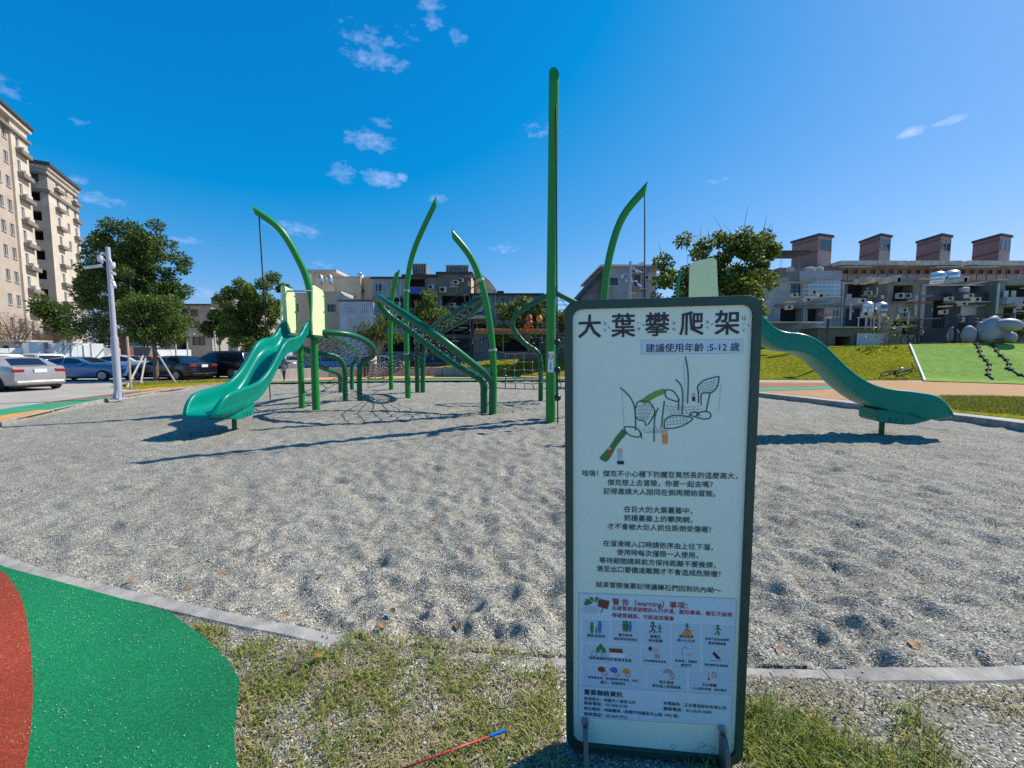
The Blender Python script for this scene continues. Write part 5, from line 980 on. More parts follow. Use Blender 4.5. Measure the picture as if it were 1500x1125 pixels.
# pink apartment row with four stair towers
h = house('pink_apartments', 'long dull pink apartment row with corrugated canopies above the right houses', 60, 1205, 1640, 391, 14, P_PINK, [(x, x + 7, 395, 402, 'dark') for x in range(1228, 1560, 13)], roof=P_PINK)
for i in range(24): x = 1212 + i * 14.5; slab(h, 60, x, x + 13.6, 403.5, 410.5, .12, 0, P_PINKL, 'parapet_panel')
for x0, x1 in ((1222, 1318), (1322, 1397), (1404, 1486), (1500, 1560)): slab(h, 59.6, x0, x1, 384.5, 391, 1.2, 4, P_TIN, 'canopy')
for x0, x1 in ((1228, 1268), (1361, 1399), (1410, 1449)): slab(h, 59, x0, x1, 392, 393.2, 1.0, 0, P_SLAB, 'awning')
slab(h, 60, 1140, 1205, 392, 420, 0, 8, P_PINK, 'wall')
for i, (x0, xm, x1) in enumerate(((1159, 1197, 1217), (1258, 1287, 1303), (1341, 1376, 1391), (1423, 1462, 1478))):
    t = thing('stair_tower', ('leftmost', 'second from left', 'third from left', 'rightmost')[i] + ' pink stair tower rising above the apartment row', 'tower', W(xm, 385, 62), group='pink stair towers')
    A, B, C_ = W(x0, 385, 66), W(xm, 385, 62), W(x1, 385, 63); zt = W(xm, 345.5, 62).z; z0 = A.z - 2
    def wallq(p, q, m, nm='wall'):
        b = MB(); b.quad((p.x, p.y, z0), (q.x, q.y, z0), (q.x, q.y, zt), (p.x, p.y, zt)); return b.build(nm, m, t)
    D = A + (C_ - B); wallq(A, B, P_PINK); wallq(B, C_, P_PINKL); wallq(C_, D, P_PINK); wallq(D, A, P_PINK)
    b = MB(); cen = (A + C_) / 2; b.add([(cen.x + (p.x - cen.x) * 1.1, cen.y + (p.y - cen.y) * 1.1, z) for z in (zt, zt + .35) for p in (A, B, C_, D)], [(3, 2, 1, 0), (4, 5, 6, 7), (0, 1, 5, 4), (1, 2, 6, 5), (2, 3, 7, 6), (3, 0, 4, 7)]); b.build('roof', P_ROOF, t)
    U = (C_ - B); U.z = 0; u = U.normalized(); n_ = u.cross(Zv); R = Matrix((u, n_, Zv)).transposed(); b = MB(); b.box(B + U * .5 + n_ * .03 + Zv * (zt - 1.25 - B.z), (U.length * .8, .06, 1.6), M=R); win = b.build('window', M_GLASS, t)
    for f in (.1, .5, .9): b = MB(); b.box(B + U * f + n_ * .08 + Zv * (zt - 1.25 - B.z), (.08, .06, 1.7), M=R); b.build('window_frame', P_MID, win, local=True)
    for zz in (.45, 2.3): V_ = (B - A); V_.z = 0; u2 = V_.normalized(); n2 = u2.cross(Zv); R2 = Matrix((u2, n2, Zv)).transposed(); b = MB(); b.box(A + V_ * .5 + n2 * .05 + Zv * (zt - zz - A.z), (V_.length * .96, .1, .22), M=R2); b.build('tile_band', plaster('dark_pink_tile', (.15, .085, .09)), t)
# white hoarding and container on the left
M_WHITE = mat('white_sheet', (.80, .84, .84), .5, var=.08, vs=1.5)
def along(par, A, U, a0, a1, z0, z1, d0, d1, m, nm):
    N = U.cross(Zv); q = MB(); q.box(A + U * (a0 + a1) / 2 + N * (d0 + d1) / 2 + Zv * (z0 + z1) / 2, (a1 - a0, d1 - d0, z1 - z0), M=Matrix((U, N, Zv)).transposed()); return q.build(nm, m, par)
HA, HU = Vector((-50.5, 27.5, 0)), Vector((.5, .866, 0)); HL = 23.6
t = thing('hoarding', 'long low white hoarding behind the parked cars on the left', 'hoarding', HA + HU * 12)
for i in range(12): along(t, HA, HU, i * HL / 12, (i + 1) * HL / 12 - .04, 0, 2.1 + .03 * (i % 2), 0, .06, M_WHITE, 'panel')
t = thing('site_container', 'white container with double doors standing before the hoarding', 'container', HA + HU * 13)
c0, c1 = 10.6, 15.4; along(t, HA, HU, c0, c1, .1, 2.62, .3, 2.4, M_WHITE, 'body')
for i in range(2): a_ = 12.75 + i * .85; d = along(t, HA, HU, a_, a_ + .82, .2, 2.5, 2.402, 2.45, M_WHITE, 'door'); along(d, HA, HU, a_ + .35, a_ + .42, .25, 2.45, 2.452, 2.5, P_MID, 'lock_bar').location = (0, 0, 0)
for a_ in (12.66, 14.46): along(t, HA, HU, a_, a_ + .08, .15, 2.6, 2.403, 2.47, P_MID, 'door_frame')
along(t, HA, HU, c0 + .9, c0 + 1.15, .1, 2.66, 2.403, 2.5, plaster('rusty_post', (.36, .25, .26)), 'corner_post')
h = house('guard_hut', 'low beige hut roof at the far left behind the bare trees', 40, -30, 20, 500, 3, P_GREY, [(5, 14, 506, 512, 'dark')], roof=P_SLAB, over=.2, cat='hut')
t = thing('brick_pier', 'red-brown brick gate pier behind the staked tree', 'pier', W(183, 520, 35)); slab(t, 35.5, 179, 188, 492, 548, 0, .6, mat('brick_red', (.20, .07, .045), .9, var=.3, vs=9), 'shaft'); slab(t, 35.5, 178, 189, 490.5, 492, .05, .65, P_SLAB, 'cap')
t = thing('toy_house', 'small booth with teal roof behind the staked tree', 'booth', W(205, 520, 34)); slab(t, 33.5, 194, 217, 507, 508.5, .3, 1, P_SLAB, 'fascia'); slab(t, 33.5, 195, 216, 502.5, 506.8, .35, 1.1, mat('teal_roof', (.03, .16, .20), .5), 'roof'); slab(t, 34, 198, 213, 508.6, 548, 0, .8, P_DARK, 'body')
# slim lamps and poles
def lamp(label, px, yb, ytop, Y, arm=0, head='pale'):
    g = W(px, 520, Y); t = thing('street_lamp', label, 'lamp', (g.x, Y, 0), group='thin lamps and posts'); z1 = W(px, ytop, Y).z; q = MB(); q.cyl((g.x, Y, 0), (g.x, Y, z1), .07, 8); q.build('pole', P_SLAB if head == 'pale' else P_ROOF, t, smooth=40)
    if arm: q = MB(); q.cyl((g.x, Y, z1 - .1), (g.x + arm, Y, z1 + .35 * abs(arm)), .05, 6); q.build('arm', P_SLAB, t); q = MB(); q.box((g.x + arm * 1.15, Y, z1 + .4 * abs(arm)), (.5, .2, .1)); q.build('lamp_head', P_SLAB, t)
    return t, g, z1
lamp('white pole in front of the grey three-storey block', 258, 548, 475, 40); lamp('small lamp with a bent arm before the grey three-storey block', 275, 548, 492, 42, .5); lamp('pale post with a small crosspiece near the small dark tree', 316, 548, 485, 38, .0)
tl, g, z1 = lamp('dark garden lamp with flat red-topped head beyond the right slide', 1210, 530, 467, 26, head='dark')
q = MB(); q.box((g.x, 26, z1 + .1), (.26, .26, .2)); q.build('lamp_glass', mat('frosted_glass', (.5, .48, .45), .5), tl); q = MB(); q.box((g.x, 26, z1 + .24), (.52, .52, .08)); q.build('lamp_cap', mat('dull_red', (.35, .13, .10), .6), tl)
def camera_pole(label, base, ytop, r, Y, cams):
    g = base; t = thing('camera_pole', label, 'pole', (g.x, g.y, 0), group='surveillance camera poles'); z1 = W(0, ytop, Y).z; M = mat('lilac_grey_paint', (.41, .41, .46), .45, var=.05, vs=3)
    q = MB(); q.cyl((g.x, g.y, 1.95), (g.x, g.y, z1), r, 16, r * .78); q.build('shaft', M, t, smooth=40); q = MB(); q.cyl((g.x, g.y, 0), (g.x, g.y, 2.1), r * 1.28, 16); q.build('sleeve', M, t, smooth=40)
    q = MB(); q.box((g.x, g.y, .035), (r * 4, r * 4, .05)); q.build('base_plate', M, t)
    for a in range(4):
        d = Vector((math.cos(a * PI / 2 + .4), math.sin(a * PI / 2 + .4), 0)); p = Vector((g.x, g.y, .06)); q = MB(); s = d.cross(Zv) * .012; A = [p + d * r, p + d * r * 2, p + d * r * 1.2 + Zv * .32]; q.add([x + s for x in A] + [x - s for x in A], [(0, 1, 2), (5, 4, 3), (0, 3, 4, 1), (1, 4, 5, 2), (2, 5, 3, 0)]); q.build('gusset', M, t)
    for kind, dx, dz, L_ in cams:
        c = Vector((g.x + dx, g.y - .1, z1 - dz)); q = MB(); q.tube(crom([(g.x, g.y, z1 - dz + .12), (g.x + dx * .7, g.y - .1, z1 - dz + .2), c + Zv * .06], 4), .03, 8); arm = q.build('bracket', M_WFRAME, t, smooth=True)
        q = MB()
        if kind == 'dome': q.lathe([(.02, .12), (.08, .11), (.09, .0), (.075, -.06), (.04, -.09), (.01, -.1)][::-1], c, 12)
        else: e = c + Vector((L_, -.18, -abs(L_) * (.25 if kind == 'bullet' else .9))); q.tube([c, e], .05, 10)
        q.build('camera', M_WFRAME, t, smooth=40)
    return t
camera_pole('lilac-grey pole with cameras at the left rim of the gravel pit', G(174, 585), 362, .078, 13.35, [('dome', -.16, .42, 0), ('bullet', -.12, .62, -.42), ('dome', .20, .62, 0), ('bullet', .16, .85, .28), ('down', .20, 1.15, .22)])
camera_pole('thin grey pole with cameras beyond the board', Vector((W(920.5, 520, 25).x, 25, 0)), 383, .10, 25, [('dome', -.5, .95, 0), ('bullet', .25, .6, .4), ('down', .45, 1.4, .2), ('dome', -.25, 1.2, 0)])
# ------------------------------------------------------------------ parked cars
def carpaint(n, c, r=.25): return mat('car_' + n, c, r, metal=.25, coat=.7)
M_TYRE = mat('tyre_rubber', (.018, .018, .018), .8); M_RIM = mat('alloy_rim', (.30, .31, .32), .35, metal=.8); M_CGLASS = mat('car_glass', (.012, .018, .03), .05, spec=.9); M_TAIL = mat('tail_lamp', (.28, .012, .014), .2, coat=.5); M_PLATE = mat('number_plate', (.7, .72, .72), .5); M_BLACKP = mat('black_trim', (.02, .02, .02), .6); M_HEAD = mat('head_lamp', (.55, .58, .6), .1, spec=.8)
SHAPES = {
 'sedan': ([0, .015, .05, .14, .25, .31, .44, .52, .64, .74, .86, .93, .985, 1], [.42, .50, .58, .635, .665, .685, .955, .995, 1.0, .965, .735, .725, .69, .52], [.40, .48, .55, .60, .635, .665, .685, .69, .695, .70, .705, .70, .67, .50]),
 'coupe': ([0, .015, .05, .14, .27, .33, .48, .56, .64, .76, .90, .95, .985, 1], [.44, .52, .60, .655, .69, .71, .955, .995, .995, .93, .745, .74, .70, .52], [.42, .50, .57, .62, .66, .685, .70, .705, .71, .72, .72, .715, .68, .50]),
 'suv': ([0, .015, .05, .12, .21, .27, .38, .46, .64, .84, .93, .97, .99, 1], [.44, .54, .60, .63, .65, .67, .955, .99, 1.0, .985, .94, .72, .64, .48], [.42, .50, .56, .60, .62, .64, .65, .655, .66, .665, .665, .655, .60, .46]),
}
def make_car(label, pos, ang, kind, paint_, L_=4.6, Wd=1.78, H=1.45, plate=True):
    t = thing('parked_car', label, 'car', (pos[0], pos[1], 0), ang, 'cars parked beyond the gravel pit')
    xs, rf, bl = SHAPES[kind]; X = sorted(set(np.linspace(0, 1, 41).tolist() + xs)); sect = []; n = len(X)
    for f in X:
        top = crom_f([f], xs, rf)[0] * H if kind else 0; top = interp(f, xs, rf) * H; bel = min(interp(f, xs, bl) * H, top - .01); pl = 1 - .13 * max(0, (abs(f - .5) - .36) / .14) ** 2.2; hw = Wd / 2 * pl; gh = top - bel
        sill = .20 + .06 * max(0, (abs(f - .5) - .42) / .08); rw = hw * (.98 - .26 * min(1, gh / (.3 * H))); x = L_ / 2 - f * L_
        k = min(1, gh / .12)
        sect.append([(x, 0, sill), (x, hw * .86, sill), (x, hw * .955, sill + .06), (x, hw * .985, sill + (bel - sill) * .35), (x, hw, sill + (bel - sill) * .62), (x, hw * .985, bel - .05), (x, hw * .955, bel),
                     (x, rw + (hw * .955 - rw) * .5, bel + gh * .5), (x, rw, bel + gh * .86), (x, rw * .86, bel + gh * .975), (x, rw * .45, top), (x, 0, top + .006)])
    V = []; 
    for s in sect: V += s + [(x, -y, z) for x, y, z in s[-2:0:-1]]
    k = 22; m = MB(); fs = [(i * k + j, i * k + (j + 1) % k, (i + 1) * k + (j + 1) % k, (i + 1) * k + j) for i in range(n - 1) for j in range(k)] + [tuple(range(k))[::-1], tuple(range((n - 1) * k, n * k))]
    m.add(V, fs); body = m.build('body', paint_, t, smooth=38, local=True)
    # glazing: the greenhouse bands lifted a little off the body
    def P(f, y, v):     # point on the greenhouse at fraction f, side y, height v between belt and roof rail
        top = interp(f, xs, rf) * H; bel = min(interp(f, xs, bl) * H, top - .01); pl = 1 - .13 * max(0, (abs(f - .5) - .36) / .14) ** 2.2; hw = Wd / 2 * pl; gh = top - bel; rw = hw * (.98 - .26 * min(1, gh / (.3 * H)))
        if v < .5: yy = hw * .955 + (rw - hw * .955) * .5 * v / .5
        else: yy = rw + (hw * .955 - rw) * .5 * (1 - (v - .5) / .36)
        return Vector((L_ / 2 - f * L_, y * (yy + .008), bel + gh * v))
    w0 = {'sedan': .345, 'coupe': .37, 'suv': .30}[kind]; w1 = {'sedan': .82, 'coupe': .84, 'suv': .93}[kind]; mid = (w0 + w1) / 2 + .01
    for y in (-1, 1):
        for a, b in ((w0, mid - .008), (mid + .008, w1)):
            q = MB(); K = 8; pts = []
            for i in range(K + 1):
                f = a + (b - a) * i / K; e = min(1, (f - w0) / .09 + .05, (w1 - f) / .07 + .05); pts += [P(f, y, .08), P(f, y, .08 + .36 * e), P(f, y, .08 + .72 * e)]
            q.add(pts, [(3 * i + j, 3 * i + 3 + j, 3 * i + 4 + j, 3 * i + 1 + j) if y < 0 else (3 * i + 1 + j, 3 * i + 4 + j, 3 * i + 3 + j, 3 * i + j) for i in range(K) for j in range(2)]); q.build('side_window', M_CGLASS, t, smooth=True, local=True)
    def screen(f0, f1, nm, sgn):
        q = MB(); K = 6; pts = []
        for i in range(K + 1):
            f = f0 + (f1 - f0) * i / K; top = interp(f, xs, rf) * H; hw = Wd / 2; bel = interp(f, xs, bl) * H; rw = hw * (.95 - .26 * min(1, (top - bel) / (.3 * H))) * .93
            for j in range(5): y = -1 + j * .5; pts.append((L_ / 2 - f * L_ + sgn * .006, y * rw * (1 if abs(y) < 1 else .98), top + .012 - (.03 if abs(y) == 1 else .004 if abs(y) > .4 else -.004)))
        q.add(pts, [(5 * i + j, 5 * i + j + 1, 5 * i + 6 + j, 5 * i + 5 + j) for i in range(K) for j in range(4)]); q.build(nm, M_CGLASS, t, smooth=True, local=True)
    fr = {'sedan': (.33, .435), 'coupe': (.355, .47), 'suv': (.285, .375)}[kind]; rr = {'sedan': (.755, .855), 'coupe': (.77, .89), 'suv': (.935, .968)}[kind]
    screen(*fr, 'windscreen', 1); screen(*rr, 'rear_window', -1)
    R = .315 if kind != 'suv' else .36
    for f in (.185, .805):
        for y in (-1, 1):
            x = L_ / 2 - f * L_; yy = y * (Wd / 2 - .10); q = MB()
            for p0, p1, r in ((yy - y * .10, yy + y * .075, R),): q.tube([(x, p0, R), (x, p1 - y * .03, R), (x, p1, R)], [R, R, R * .93], 20)
            wh = q.build('wheel', M_TYRE, t, smooth=40, local=True); q = MB(); q.tube([(x, yy + y * .05, R), (x, yy + y * .085, R)], R * .66, 16); 
            for s in range(5): a = s * 2 * PI / 5; q.box((x + math.cos(a) * R * .33, yy + y * .088, R + math.sin(a) * R * .33), (R * .6, .012, .05), M=Matrix.Rotation(-a, 3, 'Y'))
            q.build('rim', M_RIM, wh, local=True); q = MB(); ar = [(R * 1.16 * math.cos(a), R * 1.16 * math.sin(a)) for a in np.linspace(-.25, PI + .25, 16)]; yo = y * (Wd / 2 * .985 + .006)
            q.add([(x, yo, R)] + [(x + c, yo, R + s_) for c, s_ in ar], [(0, i + 1, i + 2) for i in range(15)]); q.build('wheel_arch', M_BLACKP, t, local=True)
            for o in (wh,): pass
            wh.location = (0, y * .085, 0)
    rx = -L_ / 2; tz = .60 * H
    for y in (-1, 1):
        q = MB(); q.box((rx + .075, y * Wd * .355, tz), (.16, Wd * .19, .15)); q.build('tail_lamp', M_TAIL, t, local=True, bevel=.03)
        q = MB(); q.box((L_ / 2 - .13, y * Wd * .345, .47 * H), (.2, Wd * .19, .13)); q.build('head_lamp', M_HEAD, t, local=True, bevel=.03)
        q = MB(); q.box((L_ / 2 - (w0 + .035) * L_, y * (Wd / 2 + .07), .69 * H), (.12, .18, .12)); q.build('mirror', paint_, t, local=True, bevel=.02)
    if plate: q = MB(); q.box((rx - .004, 0, tz - .02), (.03, .38, .16)); q.build('number_plate', M_PLATE, t, local=True)
    q = MB(); q.box((rx + .04, 0, .36), (.16, Wd * .84, .16)); q.build('bumper', paint_, t, local=True, bevel=.05); q = MB(); q.box((0, 0, .2), (L_ * .9, Wd * .8, .12)); q.build('underbody', M_BLACKP, t, local=True)
    return t
def rear_at(px, py, deg, L_): g = G(px, py); a = math.radians(deg); return (g.x + math.cos(a) * L_ / 2, g.y + math.sin(a) * L_ / 2)
C_SILVER, C_BLUE, C_WHITE, C_RED, C_BLACK, C_GREY, C_NAVY = carpaint('silver', (.36, .34, .33)), carpaint('blue', (.06, .17, .34)), carpaint('white', (.66, .67, .68)), carpaint('red', (.30, .012, .02)), carpaint('black', (.008, .009, .014)), carpaint('grey', (.24, .25, .26)), carpaint('navy', (.012, .03, .10))
make_car('silver sedan with its tail to the gravel pit, at the left edge', rear_at(62, 572, 165, 4.6), math.radians(165), 'sedan', C_SILVER, 4.6, 1.78, 1.44)
make_car('bright blue coupe in side view behind the silver sedan', (-25.3, 23.6), math.radians(8), 'coupe', C_BLUE, 4.75, 1.84, 1.40)
make_car('white sedan half hidden behind the bright blue coupe', (-27.6, 28.6), math.radians(12), 'sedan', C_WHITE, 4.6, 1.8, 1.50)
make_car('white hatchback roof seen above the silver sedan', (-33.5, 28.0), math.radians(160), 'suv', C_WHITE, 4.3, 1.75, 1.62)
make_car('navy car cut by the left edge behind the silver sedan', (-29.5, 22.2), math.radians(165), 'suv', C_NAVY, 4.5, 1.8, 1.62)
make_car('red sedan seen from behind beside the camera pole', (-31.2, 33.0), math.radians(150), 'sedan', C_RED, 4.5, 1.75, 1.46)
make_car('black sedan with its tail toward the slide, behind the staked tree', rear_at(301, 556.5, 168, 4.75), math.radians(168), 'sedan', C_BLACK, 4.75, 1.84, 1.46)
make_car('black sport utility car behind the black sedan', (-19.0, 26.2), math.radians(170), 'suv', C_BLACK, 4.8, 1.88, 1.78)
make_car('grey hatchback behind the slide and the low wall', (-19.2, 31.5), math.radians(172), 'suv', C_GREY, 4.2, 1.75, 1.5)
make_car('blue hatchback seen through the low leaf posts', (-14.3, 31.0), math.radians(20), 'suv', C_BLUE, 4.0, 1.7, 1.5)
make_car('dark grey car behind the net bridge', (-11.0, 32.5), math.radians(175), 'sedan', C_GREY, 4.4, 1.75, 1.46)
make_car('dark car parked before the dark house', (-7.6, 35.5), math.radians(178), 'sedan', C_BLACK, 4.5, 1.75, 1.46)
# painted bay lines on the parking ground
for i, (a, b) in enumerate((((-10, 580), (20, 577)), ((95, 566), (190, 557)), ((100, 560), (150, 556)))):
    A, B = G(*a), G(*b); d = (B - A).normalized(); n_ = Vector((-d.y, d.x, 0)) * .06; q = MB(); q.add([p + Vector((0, 0, .006 + i * .001)) for p in (A - n_, B - n_, B + n_, A + n_)], [(0, 1, 2, 3)]); structure(q.build('bay_line', mat('road_paint', (.6, .6, .58), .8)))
# ------------------------------------------------------------------ people, bicycles, railing, stones
SKIN = mat('skin', (.42, .24, .16), .6); HAIR = mat('black_hair', (.012, .010, .010), .6)
CLOTH = {k: mat('cloth_' + k, c, .9, var=.12, vs=9) for k, c in dict(black=(.02, .02, .024), white=(.66, .65, .63), navy=(.03, .04, .09), grey=(.25, .27, .30), jeans=(.08, .11, .2)).items()}
def person(label, pos, height, face, top, legs, pose='stand', hair=True):
    """one continuous skinned body; face = heading of the figure"""
    s = height / 1.72; t = thing('person', label, 'person', pos, face)
    J = dict(pel=(0, 0, .93), chest=(0, 0, 1.28), neck=(0, 0, 1.46), head=(.02, 0, 1.56), crown=(.02, 0, 1.66))
    for sd, y in (('l', 1), ('r', -1)):
        st_ = .10 * y if pose == 'walk' else 0
        J.update({'hip' + sd: (0, .10 * y, .88), 'kn' + sd: (.04 + st_, .11 * y, .48), 'an' + sd: (-.02 + st_ * 1.6, .11 * y, .09), 'toe' + sd: (.16 + st_ * 1.6, .13 * y, .04), 'sh' + sd: (0, .19 * y, 1.40), 'el' + sd: (-.02, .25 * y, 1.12), 'wr' + sd: (.10, .24 * y, .90), 'hd' + sd: (.15, .23 * y, .80)})
        if pose == 'reach': J['el' + sd] = (.22, .24 * y, 1.2); J['wr' + sd] = (.42, .18 * y, 1.15); J['hd' + sd] = (.52, .17 * y, 1.15)
        if pose == 'sit': J['kn' + sd] = (.42, .14 * y, .85); J['an' + sd] = (.44, .14 * y, .42); J['toe' + sd] = (.6, .14 * y, .38)
    rad = dict(pel=.135, chest=.15, neck=.058, head=.095, crown=.085, hip=.095, kn=.065, an=.045, toe=.038, sh=.065, el=.045, wr=.034, hd=.036)
    E = [('pel', 'chest'), ('chest', 'neck'), ('neck', 'head'), ('head', 'crown')]
    for sd in 'lr': E += [('pel', 'hip' + sd), ('hip' + sd, 'kn' + sd), ('kn' + sd, 'an' + sd), ('an' + sd, 'toe' + sd), ('chest', 'sh' + sd), ('sh' + sd, 'el' + sd), ('el' + sd, 'wr' + sd), ('wr' + sd, 'hd' + sd)]
    K = list(J); me = bpy.data.meshes.new('body'); me.from_pydata([tuple(c * s for c in J[k]) for k in K], [(K.index(a), K.index(b)) for a, b in E], [])
    o = bpy.data.objects.new('body', me); COL.objects.link(o); sk = o.modifiers.new('skin', 'SKIN'); sk.use_smooth_shade = True; sub = o.modifiers.new('sub', 'SUBSURF'); sub.levels = sub.render_levels = 2
    for i, k in enumerate(K):
        base = k if k in rad else k[:-1]; r = rad[base] * s; me.skin_vertices[0].data[i].radius = (r, r * (1.25 if k in ('pel', 'chest') else 1)); me.skin_vertices[0].data[i].use_root = (k == 'pel')
    bpy.context.view_layer.update(); nm = bpy.data.meshes.new_from_object(o.evaluated_get(bpy.context.evaluated_depsgraph_get())); bpy.data.objects.remove(o); nm.name = 'body'; nm.materials.clear()
    for m in (SKIN, CLOTH[top], CLOTH[legs], CLOTH['black']): nm.materials.append(m)
    for p in nm.polygons:
        c = p.center / s; arm = abs(c.y) > .17
        p.material_index = 0 if c.z > 1.45 or (arm and c.z < .87 and pose == 'stand' and abs(c.y) > .2) else 1 if c.z > (.93 if not (arm and c.z > .86) else 0) else 3 if c.z < .085 else 2
        p.use_smooth = True
    link('body', nm, t, False)
    if hair: q = MB(); q.ball((-.005 * s, 0, 1.645 * s), .112 * s, 12, 8, (1.02, .95, 1.0)); hz = q.build('hair', HAIR, t, smooth=True, local=True)
    q = MB()
    for y in (-1, 1): q.ball((.108 * s, .035 * y * s, 1.585 * s), .011 * s, 6, 4)
    q.build('eyes', HAIR, t, local=True); q = MB(); q.ball((.118 * s, 0, 1.555 * s), .018 * s, 6, 4, (1, .8, 1.3)); q.build('nose', SKIN, t, smooth=True, local=True)
    return t
g = G(416.5, 557.5); person('small person in dark clothes standing before the low wall by the slide', (g.x, g.y, 0), 1.02, -PI / 2, 'grey', 'black', 'walk')
g = G(537, 553); person('person in black standing behind the net bridge', (g.x, g.y, 0), 1.62, -1.2, 'black', 'black', 'reach')
g = G(549, 552.5); person('person in a white jacket beside the person in black at the net', (g.x, g.y, 0), 1.66, -2.2, 'white', 'grey', 'reach')
def deck():
    t = thing('viewing_deck', 'dark railed deck on top of the mound at the right', 'deck', (33, 29.5, 2.2)); q = MB(); q.box((38.5, 31.2, 2.3), (17, 2.6, .3)); q.build('floor', P_DARK, t)
    rail = [W(1341, 468, 29), W(1378, 466.5, 29), W(1418, 463, 28.6), W(1500, 459, 28.0), W(1600, 455, 27.6)]; P = resample(rail, 41)
    q = MB(); q.tube(rail, .055, 6); q.build('top_rail', P_ROOF, t); q = MB(); q.tube([p - Vector((0, 0, 1.75)) for p in rail], .04, 6); q.build('bottom_rail', P_ROOF, t)
    for i, p in enumerate(P):
        if 1378 < 0 or i > 14: continue
        q = MB(); q.cyl(p - Vector((0, 0, 1.75)), p, .018, 5); q.build('baluster', P_ROOF, t)
    for px in (1341, 1396, 1412, 1472): i = min(range(41), key=lambda k: abs(P[k].x / P[k].y * F + 750 - px)); q = MB(); q.box(P[i] - Vector((0, 0, 1.05)), (.42 if px == 1412 else .22 if px > 1400 else .1, .16, 2.15)); q.build('post', P_ROOF, t)
deck()
person('person in black with a cap leaning at the deck railing, left one', (W(1403, 520, 30.6).x, 30.6, 2.46), 1.8, -1.9, 'black', 'black', 'reach')
person('person in dark clothes right of the other one at the deck railing', (W(1427, 520, 30.4).x, 30.4, 2.46), 1.78, -2.0, 'navy', 'jeans', 'reach')
M_STONE = mat('smooth_grey_stone', (.27, .30, .31), .6, var=.10, vs=2.5)
for i, (px, py, rx, ry, Y, tilt, lb) in enumerate(((1464, 482, 12, 20, 27.6, .45, 'large upright grey sculpted stone leaning in the middle of the pile'), (1477, 476, 17, 9.5, 27.2, .12, 'flat grey sculpted stone resting on top of the pile'), (1419, 491, 9, 14, 28, 0, 'egg-shaped grey sculpted stone at the left of the pile'),
        (1466, 494, 14, 12, 28.6, .2, 'grey sculpted stone low behind the large leaning one'), (1480, 495, 8, 9, 28, 0, 'small round grey sculpted stone right in the pile'), (1396, 491, 7, 12, 29, 0, 'narrow grey sculpted stone behind the railing'), (1440, 487, 10, 16, 28.1, -.3, 'upright grey sculpted stone left of the large leaning one'))):
    if i == 0: px = 1450
    c = W(px, py, Y); k = Y / F; q = MB(); q.ball((0, 0, 0), 1, 22, 14); V = []
    for v in q.v:
        v = Vector(v); n_ = 1 + .10 * noise.noise(v * 1.1 + Vector((i * 7, 0, 0))); v = Vector((v.x * rx * k * n_, v.y * rx * k * .8 * n_, v.z * ry * k * n_)); V.append(tuple(Matrix.Rotation(tilt, 3, 'Y') @ v))
    q.v = V; o = q.build('sculpted_stone', M_STONE, None, smooth=True); o.location = c; tag(o, lb, 'stone', 'sculpted stones on the mound')
def bicycle(label, loc, rz, lean, s, col):
    t = thing('bicycle', label, 'bicycle', loc, rz); t.rotation_euler = (lean, 0, rz); M = mat('bike_' + col[0], col[1], .4)
    for x in (-.5 * s, .5 * s):
        q = MB(); q.tube([(x + .31 * s * math.cos(a), 0, .33 * s + .31 * s * math.sin(a)) for a in np.linspace(0, 2 * PI, 20, endpoint=False)], .028 * s, 6, closed=True); wh = q.build('wheel', M_TYRE, t, smooth=True, local=True)
        q = MB()
        for a in np.linspace(0, PI, 5, endpoint=False): d = Vector((math.cos(a), 0, math.sin(a))) * .3 * s; q.tube([Vector((x, 0, .33 * s)) - d, Vector((x, 0, .33 * s)) + d], .005 * s, 4)
        q.build('spokes', M_RIM, wh, local=True)
    q = MB(); A = lambda x, z: (x * s, 0, z * s)
    for a, b in (((-.5, .33), (-.08, .30)), ((-.08, .30), (-.2, .78)), ((-.2, .72), (.36, .76)), ((-.08, .30), (.36, .70)), ((-.5, .33), (-.2, .72)), ((.5, .33), (.33, .92))): q.tube([A(*a), A(*b)], .022 * s, 6)
    q.build('frame', M, t, local=True); q = MB(); q.tube([(.30 * s, -.26 * s, .98 * s), (.34 * s, 0, .94 * s), (.30 * s, .26 * s, .98 * s)], .018 * s, 6); q.build('handlebar', M_BLACKP, t, local=True)
    q = MB(); q.ball((-.22 * s, 0, .84 * s), .12 * s, 8, 5, (1.1, .6, .35)); q.build('saddle', M_GREY if lean > .5 else M_BLACKP, t, local=True, smooth=True)
    q = MB(); q.tube([(-.08 * s, -.1 * s, .30 * s), (-.08 * s, .1 * s, .30 * s)], .05 * s, 10); q.build('crank', M_BLACKP, t, local=True)
g = on_mound(1313, 554); bicycle('small bicycle lying on the grass at the foot of the mound', (g.x - .1, g.y + .3, g.z + .12), .15, 1.05, 1.15, ('grey', (.10, .11, .13)))
kb = Vector((W(1332, 520, 29.5).x, 29.5, mound_z(W(1332, 520, 29.5).x, 29.5))); bicycle('child bicycle standing on top of the mound left of the deck', kb, .1, .05, 1.0, ('dark', (.05, .03, .03)))
person('child in a pale top standing by the bicycle on the mound', (kb.x + .35, kb.y - .35, kb.z), 1.2, -2.5, 'grey', 'black', 'reach')
